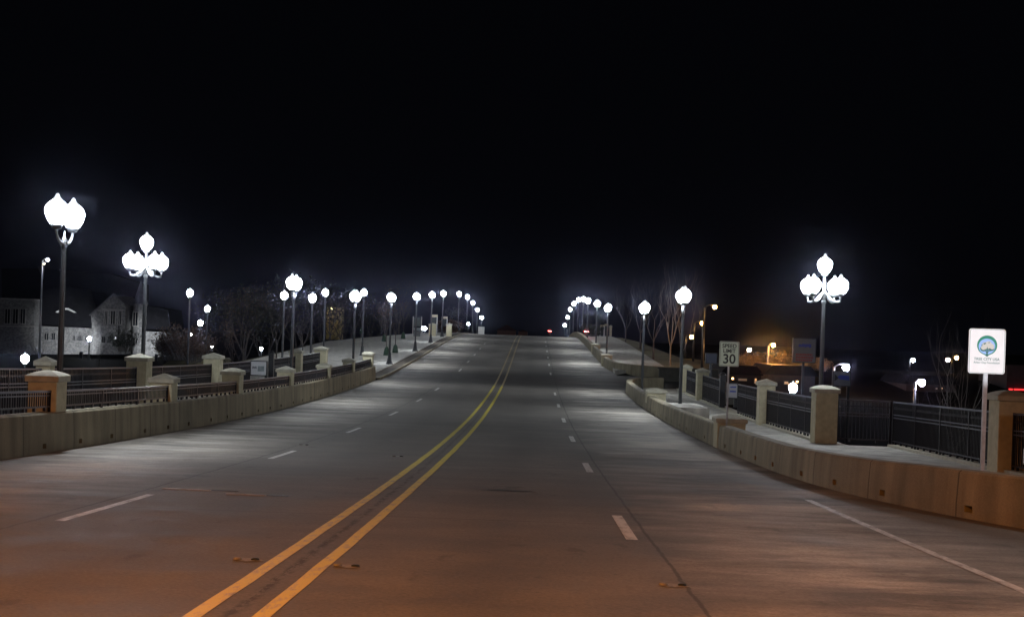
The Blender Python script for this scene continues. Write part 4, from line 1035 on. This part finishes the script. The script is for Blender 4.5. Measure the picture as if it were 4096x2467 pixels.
# far houses beyond the crest
for (x, y, d, w_, h, lab) in ((1218, 803, 340, 44, 12, 'faint brick house with gable beyond the crest'), (1258, 803, 345, 22, 9, 'low faint house right of the gabled one')):
    s_ = d * K / F; p = at(x, y + 8, d); e = empty('distant_house', p); tag(e, lab, 'house', 'houses beyond the crest')
    MB().box(-w_ / 2 * s_, w_ / 2 * s_, 0, 6, -3, (h + 4) * s_).build('wall', M_BRICK, e)
    MB().prism([(-w_ / 2 * s_ - .3, (h + 4) * s_), (w_ / 2 * s_ + .3, (h + 4) * s_), (0, (h + 18) * s_ if h > 10 else (h + 9) * s_)], 6.4).build('roof', mat('brown_roof', (.1, .05, .04), .8, var=.3), e)
# buildings low on the right with warm windows
def lowhouse(x0, x1, yt, yb, d, wins, lab):
    s_ = d * K / F; p = at((x0 + x1) / 2, yb, d); e = empty('low_building', (p.x, p.y, p.z)); tag(e, lab, 'building', 'low buildings beyond the right fence'); W_ = (x1 - x0) * s_; H = (yb - yt) * s_
    MB().box(-W_ / 2, W_ / 2, 0, 8, -4, H).build('wall', mat('dim_wall', (.03, .02, .018), .8, var=.3), e)
    MB().prism([(-W_ / 2 - .3, H), (W_ / 2 + .3, H), (W_ / 2 - .4, H + .8), (-W_ / 2 + .4, H + .8)], 8.4, Matrix.Translation((0, -.2, 0))).build('roof', M_ROOF, e)
    for (x, y, ww, hh, st) in wins:
        xx = (x - (x0 + x1) / 2) * s_; zz = (yb - y) * s_
        f_ = MB().box(xx - ww * s_ / 2 - .06, xx + ww * s_ / 2 + .06, -.06, .02, zz - hh * s_ / 2 - .06, zz + hh * s_ / 2 + .06).build('window', M_IRON, e)
        MB().box(xx - ww * s_ / 2, xx + ww * s_ / 2, -.09, -.062, zz - hh * s_ / 2, zz + hh * s_ / 2).build('pane', glow_mat('lit_pane', (1, .5, .18), st), f_)
lowhouse(1738, 1830, 902, 935, 108, [(1762, 911, 4, 4, 14), (1786, 913, 20, 5, .12), (1817, 915, 5, 12, .35), (1838 - 20, 912, 3, 4, 1)], 'dark low building with warm windows under the speed sign')
lowhouse(1845, 1960, 903, 940, 106, [(1917, 917.5, 5, 4, 10), (1891, 921, 9, 6, .5), (1899, 925, 7, 6, .45)], 'dark low building with warm windows right of the slim pillar')
lowhouse(2180, 2300, 925, 960, 118, [(2198, 938, 3, 3, 1.2), (2310 - 45, 933, 3, 3, .8), (2252, 934, 4, 3, .15)], 'dark low building behind the long railing')
# red lit shop front and brick corner at the right edge
p = at(2447, 937, 120); s_ = 120 * K / F; e = empty('shop_building', (p.x, p.y, p.z)); tag(e, 'distant shop front with red lit strip sign', 'building')
MB().box(-22 * s_, 60 * s_, .3, 8, -4, 2.2).build('wall', mat('shop_wall', (.05, .04, .05), .8, var=.2), e)
for a_, c_ in ((-17, -10), (-5, 1), (2, 7), (8, 30)): MB().box(a_ * s_, c_ * s_, 0, .28, -2.2 * s_, 2.0 * s_).build('red_strip', glow_mat('red_neon', (1, .03, .03), 1.6), e)
MB().lathe([(.05, -.15), (.22, 0), (.05, .15)], 10, (12 * s_, -.3, -9 * s_)).build('lamp', glow_mat('amber_bulb', (1, .7, .2), 20), e)
p = at(2468, 1120, 30); zb = zr(p.y) - .2; e = empty('brick_pier', (p.x + .45, p.y, zb)); tag(e, 'brick pier with pale stone base at the right frame edge', 'wall')
MB().box(-.42, 1.0, -.3, -.05, .3, 2.2).build('brickwork', M_BRICK, e)
MB().box(-.52, 1.1, -.4, .0, .62, .98).build('stone_band', M_SIGNW, e, bevel=.02)
MB().box(-.44, 1.0, -.33, -.02, .0, .55).build('stone_base', M_SIGNW, e, bevel=.02)

# ------------------------------------------------------------------ night haze volume, added to imitate lens glow and violet fringes round the lamps
hz = MB().box(-420, 420, -75, 760, -9, 24).build('glow_haze', None); hz['kind'] = 'stuff'; hz.display_type = 'WIRE'
hm = bpy.data.materials.new('glow_haze'); hm.use_nodes = True; hn = hm.node_tree.nodes; hn.remove(hn['Principled BSDF'])
pv = hn.new('ShaderNodeVolumePrincipled'); pv.inputs['Color'].default_value = (.62, .66, 1, 1); pv.inputs['Density'].default_value = .00012; pv.inputs['Anisotropy'].default_value = .984
hm.node_tree.links.new(pv.outputs[0], hn['Material Output'].inputs['Volume']); hz.data.materials.append(hm)
